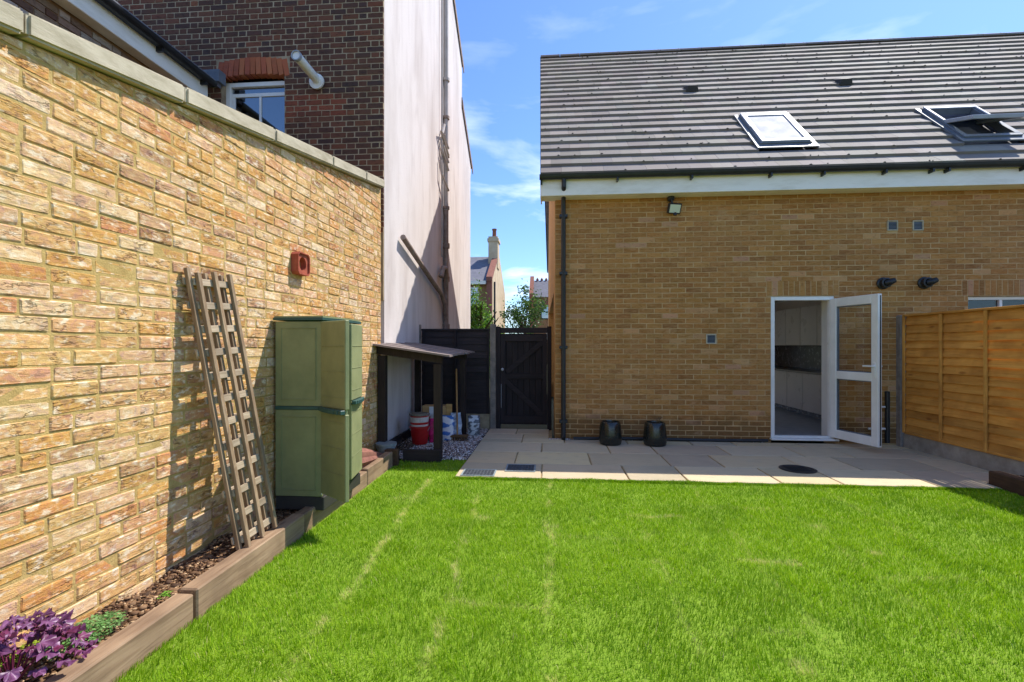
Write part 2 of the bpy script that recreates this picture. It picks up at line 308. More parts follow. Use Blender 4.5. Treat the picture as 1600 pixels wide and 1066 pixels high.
# ------------------------------------------------------------------ mesh helpers
WL = {}   # world location of every object (none of the parents is rotated or scaled)
def link(o, parent=None, loc=(0, 0, 0)):
    COL.objects.link(o); loc = Vector(loc); WL[o.name] = loc
    if parent is not None: o.parent = parent; o.location = loc-WL[parent.name]
    else: o.location = loc
    return o
def tag(o, label=None, cat=None, group=None, kind=None):
    if label: o['label'] = label
    if cat: o['category'] = cat
    if group: o['group'] = group
    if kind: o['kind'] = kind
    return o
def thing(name, loc, label, cat, group=None):
    o = bpy.data.objects.new(name, None); o.empty_display_size = .1; link(o, None, loc); return tag(o, label, cat, group)
def sub(name, loc, parent):
    o = bpy.data.objects.new(name, None); o.empty_display_size = .1; return link(o, parent, loc)
class MB:
    def __init__(s): s.v = []; s.f = []
    def add(s, v, f):
        n = len(s.v); s.v += [tuple(p) for p in v]; s.f += [tuple(i+n for i in q) for q in f]; return s
    def box(s, x0, x1, y0, y1, z0, z1, mat=None, bev=0.0):
        if bev:
            b = min(bev, abs(x1-x0)*.45, abs(y1-y0)*.45, abs(z1-z0)*.45)
            bm = bmesh.new(); bmesh.ops.create_cube(bm, size=1)
            for w in bm.verts: w.co = Vector(((x0+x1)/2+w.co.x*(x1-x0), (y0+y1)/2+w.co.y*(y1-y0), (z0+z1)/2+w.co.z*(z1-z0)))
            bmesh.ops.bevel(bm, geom=bm.edges[:], offset=b, segments=1, affect='EDGES')
            v = [w.co.copy() for w in bm.verts]; bm.verts.index_update(); f = [[w.index for w in q.verts] for q in bm.faces]; bm.free()
        else:
            v = [Vector(p) for p in ((x0, y0, z0), (x1, y0, z0), (x1, y1, z0), (x0, y1, z0), (x0, y0, z1), (x1, y0, z1), (x1, y1, z1), (x0, y1, z1))]
            f = [(0, 3, 2, 1), (4, 5, 6, 7), (0, 1, 5, 4), (1, 2, 6, 5), (2, 3, 7, 6), (3, 0, 4, 7)]
        if mat: v = [mat @ p for p in v]
        return s.add(v, f)
    def bar(s, a, b, w, h, up=(0, 0, 1), bev=.002):   # a squared timber from a to b
        a, b = Vector(a), Vector(b); d = b-a; L = d.length; d.normalize(); u = Vector(up); r = d.cross(u).normalized(); u = r.cross(d)
        m = Matrix(((r.x, d.x, u.x, a.x), (r.y, d.y, u.y, a.y), (r.z, d.z, u.z, a.z), (0, 0, 0, 1)))
        return s.box(-w/2, w/2, 0, L, -h/2, h/2, m, bev)
    def tube(s, pts, r, n=12, cap=True):
        pts = [Vector(p) for p in pts]; rings = []; rr = r if isinstance(r, (list, tuple)) else [r]*len(pts)
        prev = None
        for i, p in enumerate(pts):
            d = (pts[min(i+1, len(pts)-1)]-pts[max(i-1, 0)]).normalized()
            if prev is None: a = d.orthogonal().normalized()
            else: a = (prev-d*prev.dot(d)).normalized()
            prev = a; b = d.cross(a)
            rings.append([p+(a*math.cos(t)+b*math.sin(t))*rr[i] for t in [2*math.pi*k/n for k in range(n)]])
        v = [q for g in rings for q in g]; f = []
        for i in range(len(pts)-1):
            for k in range(n): f.append((i*n+k, i*n+(k+1) % n, (i+1)*n+(k+1) % n, (i+1)*n+k))
        if cap: f.append(tuple(range(n))[::-1]); f.append(tuple((len(pts)-1)*n+k for k in range(n)))
        return s.add(v, f)
    def lathe(s, prof, c, n=24, axis=None, wob=0.0):
        c = Vector(c); q = Vector((0, 0, 1)).rotation_difference(Vector(axis)) if axis else Quaternion()
        v = []; f = []
        for r, z in prof:
            for k in range(n):
                t = 2*math.pi*k/n; rr = r*(1+wob*math.cos(8*t)); v.append(c+q @ Vector((rr*math.cos(t), rr*math.sin(t), z)))
        for i in range(len(prof)-1):
            for k in range(n): f.append((i*n+k, i*n+(k+1) % n, (i+1)*n+(k+1) % n, (i+1)*n+k))
        if prof[0][0] > 1e-4: f.append(tuple(range(n))[::-1])
        if prof[-1][0] > 1e-4: f.append(tuple((len(prof)-1)*n+k for k in range(n)))
        return s.add(v, f)
    def poly(s, pts, ext):       # flat polygon extruded by a vector
        n = len(pts); pts = [Vector(p) for p in pts]; e = Vector(ext)
        f = [tuple(range(n)), tuple(range(2*n-1, n-1, -1))]
        for k in range(n): f.append((k, n+k, n+(k+1) % n, (k+1) % n))
        return s.add(pts+[p+e for p in pts], f)
    def build(s, name, mat, parent=None, smooth=False, label=None, loc=None):
        v = np.array([tuple(p) for p in s.v]); mn, mx = v.min(0), v.max(0)
        if loc is None: loc = ((mn[0]+mx[0])/2, (mn[1]+mx[1])/2, mn[2])
        me = bpy.data.meshes.new(name); me.from_pydata((v-np.array(loc)).tolist(), [], s.f)
        bm = bmesh.new(); bm.from_mesh(me); bmesh.ops.recalc_face_normals(bm, faces=bm.faces); bm.to_mesh(me); bm.free()
        if smooth:
            me.polygons.foreach_set('use_smooth', [True]*len(me.polygons))
            try: me.set_sharp_from_angle(angle=rad(40))
            except Exception: pass
        me.materials.append(M[mat]); o = bpy.data.objects.new(name, me); link(o, parent, loc)
        if label: o['label'] = label
        return o
def npmesh(name, v, f, mat, col=None, parent=None, loc=(0, 0, 0), k=3):
    me = bpy.data.meshes.new(name); nv, nf = len(v), len(f)
    me.vertices.add(nv); me.vertices.foreach_set('co', (np.asarray(v)-np.array(loc)).astype(np.float32).ravel())
    me.loops.add(nf*k); me.loops.foreach_set('vertex_index', np.asarray(f, dtype=np.int32).ravel())
    me.polygons.add(nf); me.polygons.foreach_set('loop_start', np.arange(0, nf*k, k, dtype=np.int32)); me.polygons.foreach_set('loop_total', np.full(nf, k, dtype=np.int32))
    if col is not None:
        a = me.color_attributes.new('bcol', 'FLOAT_COLOR', 'POINT')
        c4 = np.ones((nv, 4), dtype=np.float32); c4[:, :3] = col; a.data.foreach_set('color', c4.ravel())
    me.update(calc_edges=True); me.validate(); me.materials.append(M[mat])
    o = bpy.data.objects.new(name, me); o.color = (0, 0, 0, 1); return link(o, parent, loc)

def piece_geo(poly, depth, bev, rng, jit=.0015, lift=0.0):
    """poly: (x,z) outline; front towards -y. returns verts, faces"""
    n = len(poly); cx = sum(p[0] for p in poly)/n; cz = sum(p[1] for p in poly)/n
    L = max(abs(p[0]-cx) for p in poly); Hh = max(abs(p[1]-cz) for p in poly)
    back = [(x, depth, z) for x, z in poly]
    edge = [(x+rng.uniform(-jit, jit), bev*.8, z+rng.uniform(-jit, jit)) for x, z in poly]
    ins = []
    for x, z in poly:
        ins.append((cx+(x-cx)*(1-bev/max(L, bev*1.5)), -lift+rng.uniform(-jit, jit), cz+(z-cz)*(1-bev/max(Hh, bev*1.5))))
    v = back+edge+ins; f = []
    for k in range(n):
        j = (k+1) % n; f.append((k, j, n+j, n+k)); f.append((n+k, n+j, 2*n+j, 2*n+k))
    f.append(tuple(2*n+k for k in range(n))); return v, f

def field(parent, name, mat, pieces, nsingle=300, bev=.006, depth=.03, jit=.0015, seed=1, stuffname=None):
    """pieces: dict(loc, rot(Matrix3 or angle about z), poly, col). The largest in the picture become objects, the rest one joined part."""
    rng = random.Random(seed); cache = {}
    for p in pieces:
        u, v, zc = proj(*p['loc']); Ls = max(q[0] for q in p['poly'])-min(q[0] for q in p['poly']); Hs = max(q[1] for q in p['poly'])-min(q[1] for q in p['poly'])
        p['s'] = p.get('w', 1)*Ls*Hs/max(zc, .2)**2 if (-15 < u < 1615 and -15 < v < 1080) else -1
    pieces = sorted(pieces, key=lambda p: -p['s'])
    singles = [p for p in pieces[:nsingle] if p['s'] > 0]; rest = pieces[len(singles):]
    def geo(p):
        key = (tuple((round(a, 3), round(b, 3)) for a, b in p['poly']), rng.randrange(4))
        if key not in cache: cache[key] = [piece_geo(p['poly'], depth, bev, rng, jit), None]
        return cache[key]
    for p in singles:
        g = geo(p)
        if g[1] is None:
            me = bpy.data.meshes.new(name); me.from_pydata(g[0][0], [], g[0][1]); me.materials.append(M[mat])
            bm = bmesh.new(); bm.from_mesh(me); bmesh.ops.recalc_face_normals(bm, faces=bm.faces); bm.to_mesh(me); bm.free(); g[1] = me
        o = bpy.data.objects.new(name, g[1]); link(o, parent, p['loc'])
        if isinstance(p['rot'], (int, float)): o.rotation_euler = (0, 0, p['rot'])
        else: o.rotation_euler = p['rot'].to_euler()
        o.color = tuple(p['col'][:3])+(1,)
    if rest:
        V = []; F = []; C = []
        for p in rest:
            v, f = geo(p)[0]; n0 = len(V); mt = Matrix.Rotation(p['rot'], 3, 'Z') if isinstance(p['rot'], (int, float)) else p['rot']
            l = Vector(p['loc'])
            for q in v: V.append(tuple(mt @ Vector(q)+l)); C.append(p['col'][:3])
            F += [tuple(i+n0 for i in q) for q in f]
        me = bpy.data.meshes.new(stuffname or name); base = Vector(WL[parent.name])
        me.from_pydata([tuple(Vector(q)-base) for q in V], [], F); a = me.color_attributes.new('bcol', 'FLOAT_COLOR', 'POINT')
        c4 = np.ones((len(V), 4), dtype=np.float32); c4[:, :3] = np.array(C); a.data.foreach_set('color', c4.ravel())
        me.materials.append(M[mat])
        bm = bmesh.new(); bm.from_mesh(me); bmesh.ops.recalc_face_normals(bm, faces=bm.faces); bm.to_mesh(me); bm.free()
        o = bpy.data.objects.new(stuffname or name+'work', me); o.color = (0, 0, 0, 1); link(o, parent, base); o['kind'] = 'stuff'
SHAPES = {}
def rough(L, h, rng, k=6, ch=.006, jt=.0022):
    key = (round(L, 3), rng.randrange(k), ch)
    if key not in SHAPES:
        c = [rng.uniform(.3, 1)*min(ch, L*.2) for _ in range(4)]; j = lambda: rng.uniform(-jt, jt); a, b = L/2, h/2
        SHAPES[key] = [(-a+c[0], -b+j()*.5), (j()*4, -b+j()), (a-c[1], -b+j()*.5), (a+j(), -b+c[1]), (a+j(), b-c[2]), (a-c[2], b+j()*.5), (j()*4, b+j()), (-a+c[3], b+j()*.5), (-a+j(), b-c[3]), (-a+j(), -b+c[0])]
    return SHAPES[key]
def rect(L, h): return [(-L/2, -h/2), (L/2, -h/2), (L/2, h/2), (-L/2, h/2)]
def clip_poly(poly, a, b, c):     # keep a*x+b*z<=c
    out = []
    for i, p in enumerate(poly):
        q = poly[(i+1) % len(poly)]; dp = a*p[0]+b*p[1]-c; dq = a*q[0]+b*q[1]-c
        if dp <= 0: out.append(p)
        if dp*dq < 0: t = dp/(dp-dq); out.append((p[0]+(q[0]-p[0])*t, p[1]+(q[1]-p[1])*t))
    return out
def area(poly): return abs(sum(poly[i][0]*poly[(i+1) % len(poly)][1]-poly[(i+1) % len(poly)][0]*poly[i][1] for i in range(len(poly)))/2)
def pick(rng, pal):
    t = rng.random()*sum(p[0] for p in pal)
    for w, c in pal:
        t -= w
        if t <= 0: break
    j = rng.uniform(.86, 1.12); return tuple(min(1, x*j*rng.uniform(.96, 1.04)) for x in c[:3])

# ------------------------------------------------------------------ ground
def sheet(name, x0, x1, y0, y1, z, mat, kind='structure', t=.0):
    o = MB().add([(x0, y0, z), (x1, y0, z), (x1, y1, z), (x0, y1, z)], [(0, 1, 2, 3)]).build(name, mat); return tag(o, kind=kind)
g = sheet('ground', -300, 300, -200, 450, -.12, 'field'); g['label'] = 'rough ground stretching away around the garden'; g['category'] = 'ground'
lw = sheet('lawn', -1.86, 4.44, -4, 5.9, -.022, 'lawn_soil'); tag(lw, 'earth under the mown green lawn', 'lawn')
# grass blades
rng = np.random.default_rng(3)
def lawn_blades():
    zones = [(.9+.16*k, min(.9+.16*(k+1), 5.06), 23000/(1+.38*max(0, .16*k-.6))) for k in range(26)]
    P = []
    for y0, y1, d in zones:
        n = int((y1-y0)*6.22*d); P.append(np.stack([rng.uniform(-1.83, 4.40, n), rng.uniform(y0, y1, n)], 1))
    n = int(.8*.9*6200); P.append(np.stack([rng.uniform(-1.83, -1.03, n), rng.uniform(5.06, 5.82, n)], 1))
    n = 16000; P.append(np.stack([rng.uniform(-1.03, 4.40, n), 5.075-np.abs(rng.normal(0, .018, n))], 1))      # fringe along the paving
    P = np.concatenate(P)
    # leave out what the lens would never reach (far outside the frame on both sides)
    xc = P[:, 0]*math.cos(YAW)+P[:, 1]*math.sin(YAW); zc = -P[:, 0]*math.sin(YAW)+P[:, 1]*math.cos(YAW)
    P = P[np.abs(xc/np.maximum(zc, .1)) < 1.75]
    n = len(P)
    def vn(s, ox):   # cheap smooth value noise
        q = P*s+ox; i = np.floor(q).astype(int); f = q-i; f = f*f*(3-2*f)
        h = lambda a, b: (np.sin(a*127.1+b*311.7+ox)*43758.5453) % 1
        return (h(i[:, 0], i[:, 1])*(1-f[:, 0])+h(i[:, 0]+1, i[:, 1])*f[:, 0])*(1-f[:, 1])+(h(i[:, 0], i[:, 1]+1)*(1-f[:, 0])+h(i[:, 0]+1, i[:, 1]+1)*f[:, 0])*f[:, 1]
    low = vn(1.3, 4.)*.6+vn(3.7, 9.)*.4; mid = vn(9., 2.); hi = vn(34., 5.)
    # turf seams: along y, and short cross seams
    dry = np.zeros(n)
    wob = (vn(5., 7.)-.5)*.05+(vn(17., 8.)-.5)*.03
    for x0, sl, y0, y1, s in [(-1.07, -.052, 1.5, 5.0, 1.0), (-.49, -.05, 1.4, 4.6, .8), (-.01, .0, 1.4, 5.05, .9), (.66, .02, 1.6, 4.1, .45), (1.28, .03, 1.6, 5., .4), (1.95, .02, 1.5, 5., .25), (2.6, .02, 1.5, 5., .3)]:
        d = np.abs(P[:, 0]-(x0+sl*(P[:, 1]-1.0)+wob)); dry = np.maximum(dry, s*np.exp(-(d/(.022+.02*vn(8., 13.)))**2)*(P[:, 1] > y0)*(P[:, 1] < y1)*np.clip(vn(6., 1.)*2.3-.35, .15, 1)*np.clip(vn(23., 6.)*2.2-.1, .15, 1))
    for y0, x0, x1, s in [(2.6, -.58, 0, .5), (4.02, .62, 1.2, .9), (3.26, 1.2, 1.62, .85), (2.45, .6, 1.25, .4), (3.55, 0., .66, .4), (3.1, 1.95, 2.6, .35), (4.3, 1.28, 1.95, .4), (4.35, -1.5, -1.25, .6)]:
        d = np.abs(P[:, 1]-y0-wob*1.2); dry = np.maximum(dry, s*np.exp(-(d/.03)**2)*(P[:, 0] > x0)*(P[:, 0] < x1)*np.clip(vn(7., 3.)*2.2-.3, 0, 1))
    for cx, cy, r in [(-1.3, 4.35, .12), (2.05, 3.9, .07), (2.2, 3.45, .05), (-.55, 3.9, .06), (1.1, 2.2, .06), (.02, 3.75, .05)]:
        dry = np.maximum(dry, .8*np.exp(-(((P[:, 0]-cx)**2+(P[:, 1]-cy)**2)/r**2))*np.clip(mid*1.6, 0, 1))
    h = rng.uniform(.016, .034, n)*(.6+.5*mid+.4*vn(19., 12.))*(1-.3*dry); w = rng.uniform(.0018, .0034, n)*(1+.10*np.maximum(P[:, 1]-1.5, 0))
    yaw = rng.uniform(0, 2*math.pi, n); ld = vn(4., 11.)*6.28+rng.normal(0, .9, n); lean = rng.uniform(.1, .75, n)*h
    bx, by = np.cos(yaw)*w/2, np.sin(yaw)*w/2; lx, ly = np.cos(ld)*lean, np.sin(ld)*lean
    z0 = -.022+np.clip((low-.5)*.02, -.01, .012)
    V = np.zeros((n, 5, 3))
    V[:, 0] = np.stack([P[:, 0]-bx, P[:, 1]-by, z0], 1); V[:, 1] = np.stack([P[:, 0]+bx, P[:, 1]+by, z0], 1)
    V[:, 2] = np.stack([P[:, 0]+bx*.8+lx*.35, P[:, 1]+by*.8+ly*.35, z0+h*.6], 1); V[:, 3] = np.stack([P[:, 0]-bx*.8+lx*.35, P[:, 1]-by*.8+ly*.35, z0+h*.6], 1)
    V[:, 4] = np.stack([P[:, 0]+lx, P[:, 1]+ly, z0+h], 1)
    i = (np.arange(n)*5)[:, None]
    F = np.concatenate([i+np.array([[0, 1, 2]]), i+np.array([[0, 2, 3]]), i+np.array([[3, 2, 4]])], 0)
    A = np.array(lin(146, 186, 12)[:3]); B = np.array(lin(188, 214, 56)[:3]); D = np.array(lin(100, 146, 8)[:3]); S = np.array(lin(236, 222, 150)[:3])
    t = rng.random(n); k = np.clip(.35*t+.35*hi+.3*mid+.45*low-.22, 0, 1)[:, None]
    c = D*(1-k)+A*k; k2 = np.clip((t-.55)*1.7+.5*(low-.4), 0, 1)[:, None]; c = c*(1-k2)+B*k2
    dd = np.maximum(dry, (rng.random(n) < .016)*.8); dd = np.where(rng.random(n) < dd, .85*np.minimum(1, dd+.3), dd*.25)[:, None]
    c = c*(1-dd)+S*dd
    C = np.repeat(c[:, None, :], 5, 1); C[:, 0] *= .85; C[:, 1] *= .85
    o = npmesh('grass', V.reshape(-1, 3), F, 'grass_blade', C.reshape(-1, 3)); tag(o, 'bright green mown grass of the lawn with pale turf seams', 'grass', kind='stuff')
lawn_blades()

# ------------------------------------------------------------------ patio
pat = MB().box(-1.03, 4.42, 5.06, 7.25, -.05, -.016).box(-1.03, .02, 7.251, 8.1, -.05, -.016).build('patio', 'joint_sand'); tag(pat, 'pale sandstone patio paving in front of the house', 'patio', kind='structure')
pal = [(3, lin(202, 182, 148)), (2, lin(190, 172, 142)), (2, lin(208, 186, 144)), (1.0, lin(176, 162, 140)), (1, lin(212, 192, 156))]
sl = []; r2 = random.Random(5)
COVERS = [(-.97, -.60, 5.09, 5.36), (-.51, -.17, 5.30, 5.62)]
rows = [(5.07, 5.70, [-1.03, -.10, .82, 1.42, 2.35, 2.95, 3.85, 4.42]), (5.70, 6.32, [-1.03, -.43, .48, 1.4, 2.0, 2.9, 3.5, 4.42, 4.9]), (6.32, 6.93, [-1.03, -.12, .78, 1.38, 2.3, 3.2, 3.8, 4.7, 4.9]), (6.93, 7.20, [-1.03, -.42, .2, 1.1, 2.0, 2.6, 3.5, 4.4, 4.9])]
for y0, y1, xs in rows:
    for a, b in zip(xs[:-1], xs[1:]): sl.append((a, b, y0, y1))
sl += [(-1.03, -.42, 7.2, 7.6), (-.42, -.02, 7.2, 7.6), (-1.03, -.55, 7.6, 8.05), (-.55, -.02, 7.6, 8.05)]
sl += [(4.42, 4.9, 5.28, 5.70)]
MB().box(4.421, 4.9, 5.27, 7.25, -.05, -.016).build('patio_bed', 'joint_sand', pat)
for a, b, y0, y1 in sl:
    gp = .0085; m = MB(); w, d = b-a-2*gp, y1-y0-2*gp; cx, cy = (a+b)/2, (y0+y1)/2
    v = []; n = 5
    # riven slab: slightly ragged edge and uneven level
    ring = []
    for k, (px, py, qx, qy) in enumerate([(-w/2, -d/2, w/2, -d/2), (w/2, -d/2, w/2, d/2), (w/2, d/2, -w/2, d/2), (-w/2, d/2, -w/2, -d/2)]):
        for i in range(n): t = i/n; ring.append((px+(qx-px)*t+r2.uniform(-.0025, .0025), py+(qy-py)*t+r2.uniform(-.0025, .0025)))
    N = len(ring); zt = r2.uniform(-.002, .002); tx, ty = r2.uniform(-.002, .002), r2.uniform(-.002, .002)
    bot = [(cx+x, cy+y, -.03) for x, y in ring]; e = [(cx+x, cy+y, zt-.005+tx*x+ty*y) for x, y in ring]
    top = [(cx+x*(1-.006/(w/2)), cy+y*(1-.006/(d/2)), zt+tx*x+ty*y) for x, y in ring]
    f = []
    for k in range(N): j = (k+1) % N; f += [(k, j, N+j, N+k), (N+k, N+j, 2*N+j, 2*N+k)]
    f.append(tuple(2*N+k for k in range(N)))
    o = m.add(bot+e+top, f).build('slab', 'sandstone', pat); o.color = pick(r2, pal)+(1,)
for i, (x0, x1, y0, y1) in enumerate(COVERS):
    c = thing('drain_cover', ((x0+x1)/2, (y0+y1)/2, .0025), ['sunlit grey square drain cover at the lawn corner of the patio', 'half shaded dark drain cover set in the patio near the gate'][i], 'drain cover', 'square drain covers in the patio')
    m = MB(); t = .018
    for q in [(x0, x1, y0, y0+t), (x0, x1, y1-t, y1), (x0, x0+t, y0+t, y1-t), (x1-t, x1, y0+t, y1-t)]: m.box(*q, .003, .010, None, .002)
    m.build('frame', 'galvanised', c); m = MB().box(x0+t, x1-t, y0+t, y1-t, .003, .007).build('plate', 'drain_cover', c)
    m = MB()
    for k in range(9):
        for j in range(7): xx = x0+t+(x1-x0-2*t)*(k+.5)/9; yy = y0+t+(y1-y0-2*t)*(j+.5)/7; m.box(xx-.012, xx+.012, yy-.006, yy+.006, .007, .0105)
    m.build('tread', 'drain_cover', c)['kind'] = 'stuff'
c = thing('drain_cover', (2.78, 5.66, .003), 'round black drain cover in the paving before the door', 'drain cover')
m = MB(); m.lathe([(.19, .004), (.19, .010), (.165, .012), (.16, .006)], (2.78, 5.66, 0), 28); m.build('frame', 'black_plastic', c)
MB().lathe([(.158, .004), (.158, .008), (0.0001, .0085)], (2.78, 5.66, 0), 28).build('plate', 'black_plastic', c)
m = MB()
for k in range(6): m.box(2.67, 2.89, 5.57+k*.035, 5.585+k*.035, .0085, .012)
m.build('tread', 'black_plastic', c)['kind'] = 'stuff'

# ------------------------------------------------------------------ left brick wall with raking coping
WD = Vector((.026, .99966, 0)); WO = Vector((-2.297, 0, 0)); WANG = math.atan2(WD.y, WD.x); WNRM = Vector((WD.y, -WD.x, 0))
def wp(s, z, out=0.0): return WO+WD*s+WNRM*out+Vector((0, 0, z))
RAKE0, RAKE1 = 2.688-(3.385-2.688)/4.13*1.793, (3.385-2.688)/4.13
def rake(s): return RAKE0+RAKE1*s
S0, S1 = -.6, 5.93
gw = thing('garden_wall', tuple(wp(2.5, 0)), 'tall yellow stock brick wall with sloping stone coping on the left', 'wall')
m = MB(); m.poly([wp(S0, -.1, -.003), wp(S1, -.1, -.003), wp(S1, rake(S1), -.003), wp(S0, rake(S0), -.003)], -WNRM*.21); m.build('mortar', 'stock_mortar', gw)
spal = [(.35, lin(112, 100, 102)), (.5, lin(246, 238, 226)), (.5, lin(196, 140, 116)), (3.4, lin(222, 192, 148)), (2.6, lin(208, 166, 108)), (2.4, lin(222, 198, 180)), (1.5, lin(210, 168, 146)), (.7, lin(190, 168, 160)), (.6, lin(206, 148, 104)), (.35, lin(150, 134, 130)), (1.6, lin(230, 216, 192)), (.6, lin(184, 154, 106))]
pieces = []; r3 = random.Random(11); row = 0; z = -.04
while z < 3.5:
    s = S0-(.11 if row % 2 else 0)+r3.uniform(-.01, .01)
    while s < S1-.02:
        L = (.215 if r3.random() > .13 else .102)+r3.uniform(-.004, .003)
        a, b = max(s, S0+.002), min(s+L, S1); s += L+.0105
        if b-a < .03: continue
        po = rough(b-a, .0675, r3, 8, .007, .0022)
        sm, zm = (a+b)/2, z+.0325
        po = clip_poly(po, -RAKE1, 1, rake(sm)-zm-.004)
        if len(po) < 3 or area(po) < .0009: continue
        if 3.80 < sm < 4.22 and 1.99 < zm < 2.21 and a < 4.11 and b > 3.905: 
            if a < 3.905-.04: po = clip_poly(po, 1, 0, 3.9-sm)
            elif b > 4.11+.04: po = clip_poly(po, -1, 0, -(4.115-sm))
            else: continue
            if len(po) < 3 or area(po) < .0009: continue
        prot = r3.uniform(-.0025, .0035)
        w = .25 if (3.65 < sm < 4.5 and zm < 1.5) else 1
        pieces.append(dict(loc=tuple(wp(sm, zm, prot)), rot=WANG, poly=po, col=pick(r3, spal), w=w))
    z += .075; row += 1
field(gw, 'brick', 'stock_brick', pieces, 300, .006, .03, .0015, 2, 'brickwork')
cs = S0
for k, L in enumerate([1.35, 1.1, .86, .9, .95, .8, .69]):    # coping stones
    m = MB(); e = min(cs+L, S1)
    pts = [wp(cs+.004, rake(cs+.004)+.0, .055), wp(e-.004, rake(e-.004), .055), wp(e-.004, rake(e-.004)+.105, .055), wp(cs+.004, rake(cs+.004)+.105, .055)]
    pts = [p+Vector((0, 0, .005)) for p in pts]; n = len(pts)
    bm = bmesh.new(); q = [bm.verts.new(p) for p in pts]+[bm.verts.new(p-WNRM*.33+Vector((0, 0, .01))) for p in pts]
    for f in [(0, 1, 2, 3), (7, 6, 5, 4), (0, 4, 5, 1), (1, 5, 6, 2), (2, 6, 7, 3), (3, 7, 4, 0)]: bm.faces.new([q[i] for i in f])
    bmesh.ops.recalc_face_normals(bm, faces=bm.faces); bmesh.ops.bevel(bm, geom=bm.edges[:], offset=.012, segments=2, affect='EDGES')
    bm.verts.index_update(); m.add([v.co.copy() for v in bm.verts], [[v.index for v in f.verts] for f in bm.faces]); bm.free()
    m.build('coping_stone', 'coping', gw); cs += L
# terracotta vent
vt = MB(); v0, v1, z0, z1 = 3.912, 4.102, 2.012, 2.20; ms, mz = (v0+v1)/2, (z0+z1)/2
fr = [wp(v0, z0, .05), wp(v1, z0, .05), wp(v1, z1, .05), wp(v0, z1, .05)]
n = 24; cir = [wp(ms+.055*math.cos(2*math.pi*(k+.5)/n), mz+.06*math.sin(2*math.pi*(k+.5)/n), .05) for k in range(n)]
sq = []
for k in range(n):
    t = 2*math.pi*(k+.5)/n; cx, sx = math.cos(t), math.sin(t); q = 1/max(abs(cx), abs(sx)); sq.append(wp(ms+.086*cx*q, mz+.086*sx*q, .05))
rim = [p+WNRM*.015 for p in sq]; rim2 = [wp(ms, mz, .065)+(p-wp(ms, mz, .05))*1.1 for p in sq]; bk = [p-WNRM*.08 for p in rim2]; cin = [p-WNRM*.12 for p in cir]
v = cir+sq+rim+rim2+bk+cin; f = []
for k in range(n):
    j = (k+1) % n; f += [(k, j, n+j, n+k), (n+k, n+j, 2*n+j, 2*n+k), (2*n+k, 2*n+j, 3*n+j, 3*n+k), (3*n+k, 3*n+j, 4*n+j, 4*n+k), (k, 5*n+k, 5*n+j, j)]
vo = vt.add(v, f).build('air_vent', 'terracotta', gw, label='square terracotta vent block with a round hole')
MB().add(cin, [tuple(range(n))]).build('painted_vent_hole', 'hole_shade_black', vo)  # black disc painted in place of the shade in the hole

# ------------------------------------------------------------------ left neighbour: dark brick house with rendered flank
nh = thing('terraced_house', (-4.5, 8, -.1), 'dark brick neighbouring house with tall pale rendered side wall', 'house')
RD = Vector((-.0137, .9999, 0)); RO = Vector((-2.207, 6.15, 0)); RN = Vector((RD.y, -RD.x, 0))
def rp(y, z, out=0.0): t = (y-6.15)/RD.y; return RO+RD*t+RN*out+Vector((0, 0, z))
prof = [(6.236, -.1), (13.73, -.1), (13.73, 6.2), (13.9, 6.75), (12.3, 7.68), (12.3, 8.82), (10.6, 9.75), (9.0, 10.9), (6.236, 10.9)]
m = MB().poly([rp(y, z) for y, z in prof], -RN*.3); m.build('flank_wall', 'painted_render', nh, label='tall pale rendered side wall with weather stains')
m = MB().poly([rp(y, z, -.302) for y, z in [(6.5, -.1), (13.5, -.1), (13.5, 6.3), (12.0, 8.5), (9.0, 10.7), (6.5, 10.7)]], -RN*4.5); m.build('body', 'far_brick', nh)
for a, b, t in [((14.05, 6.62), (12.25, 7.74), .07), ((12.45, 8.70), (8.9, 10.98), .07)]:
    p, q = rp(*a, .02), rp(*b, .02); d = (q-p)
    m = MB(); m.poly([p, q, q+Vector((0, 0, t)), p+Vector((0, 0, t))], -RN*4.8); m.build('roof_edge', 'slate', nh)
    m = MB(); m.poly([p-Vector((0, 0, .16))+RN*.015, q-Vector((0, 0, .16))+RN*.015, q+RN*.015, p+RN*.015], -RN*.02); m.build('verge_board', 'rust_pipe', nh)
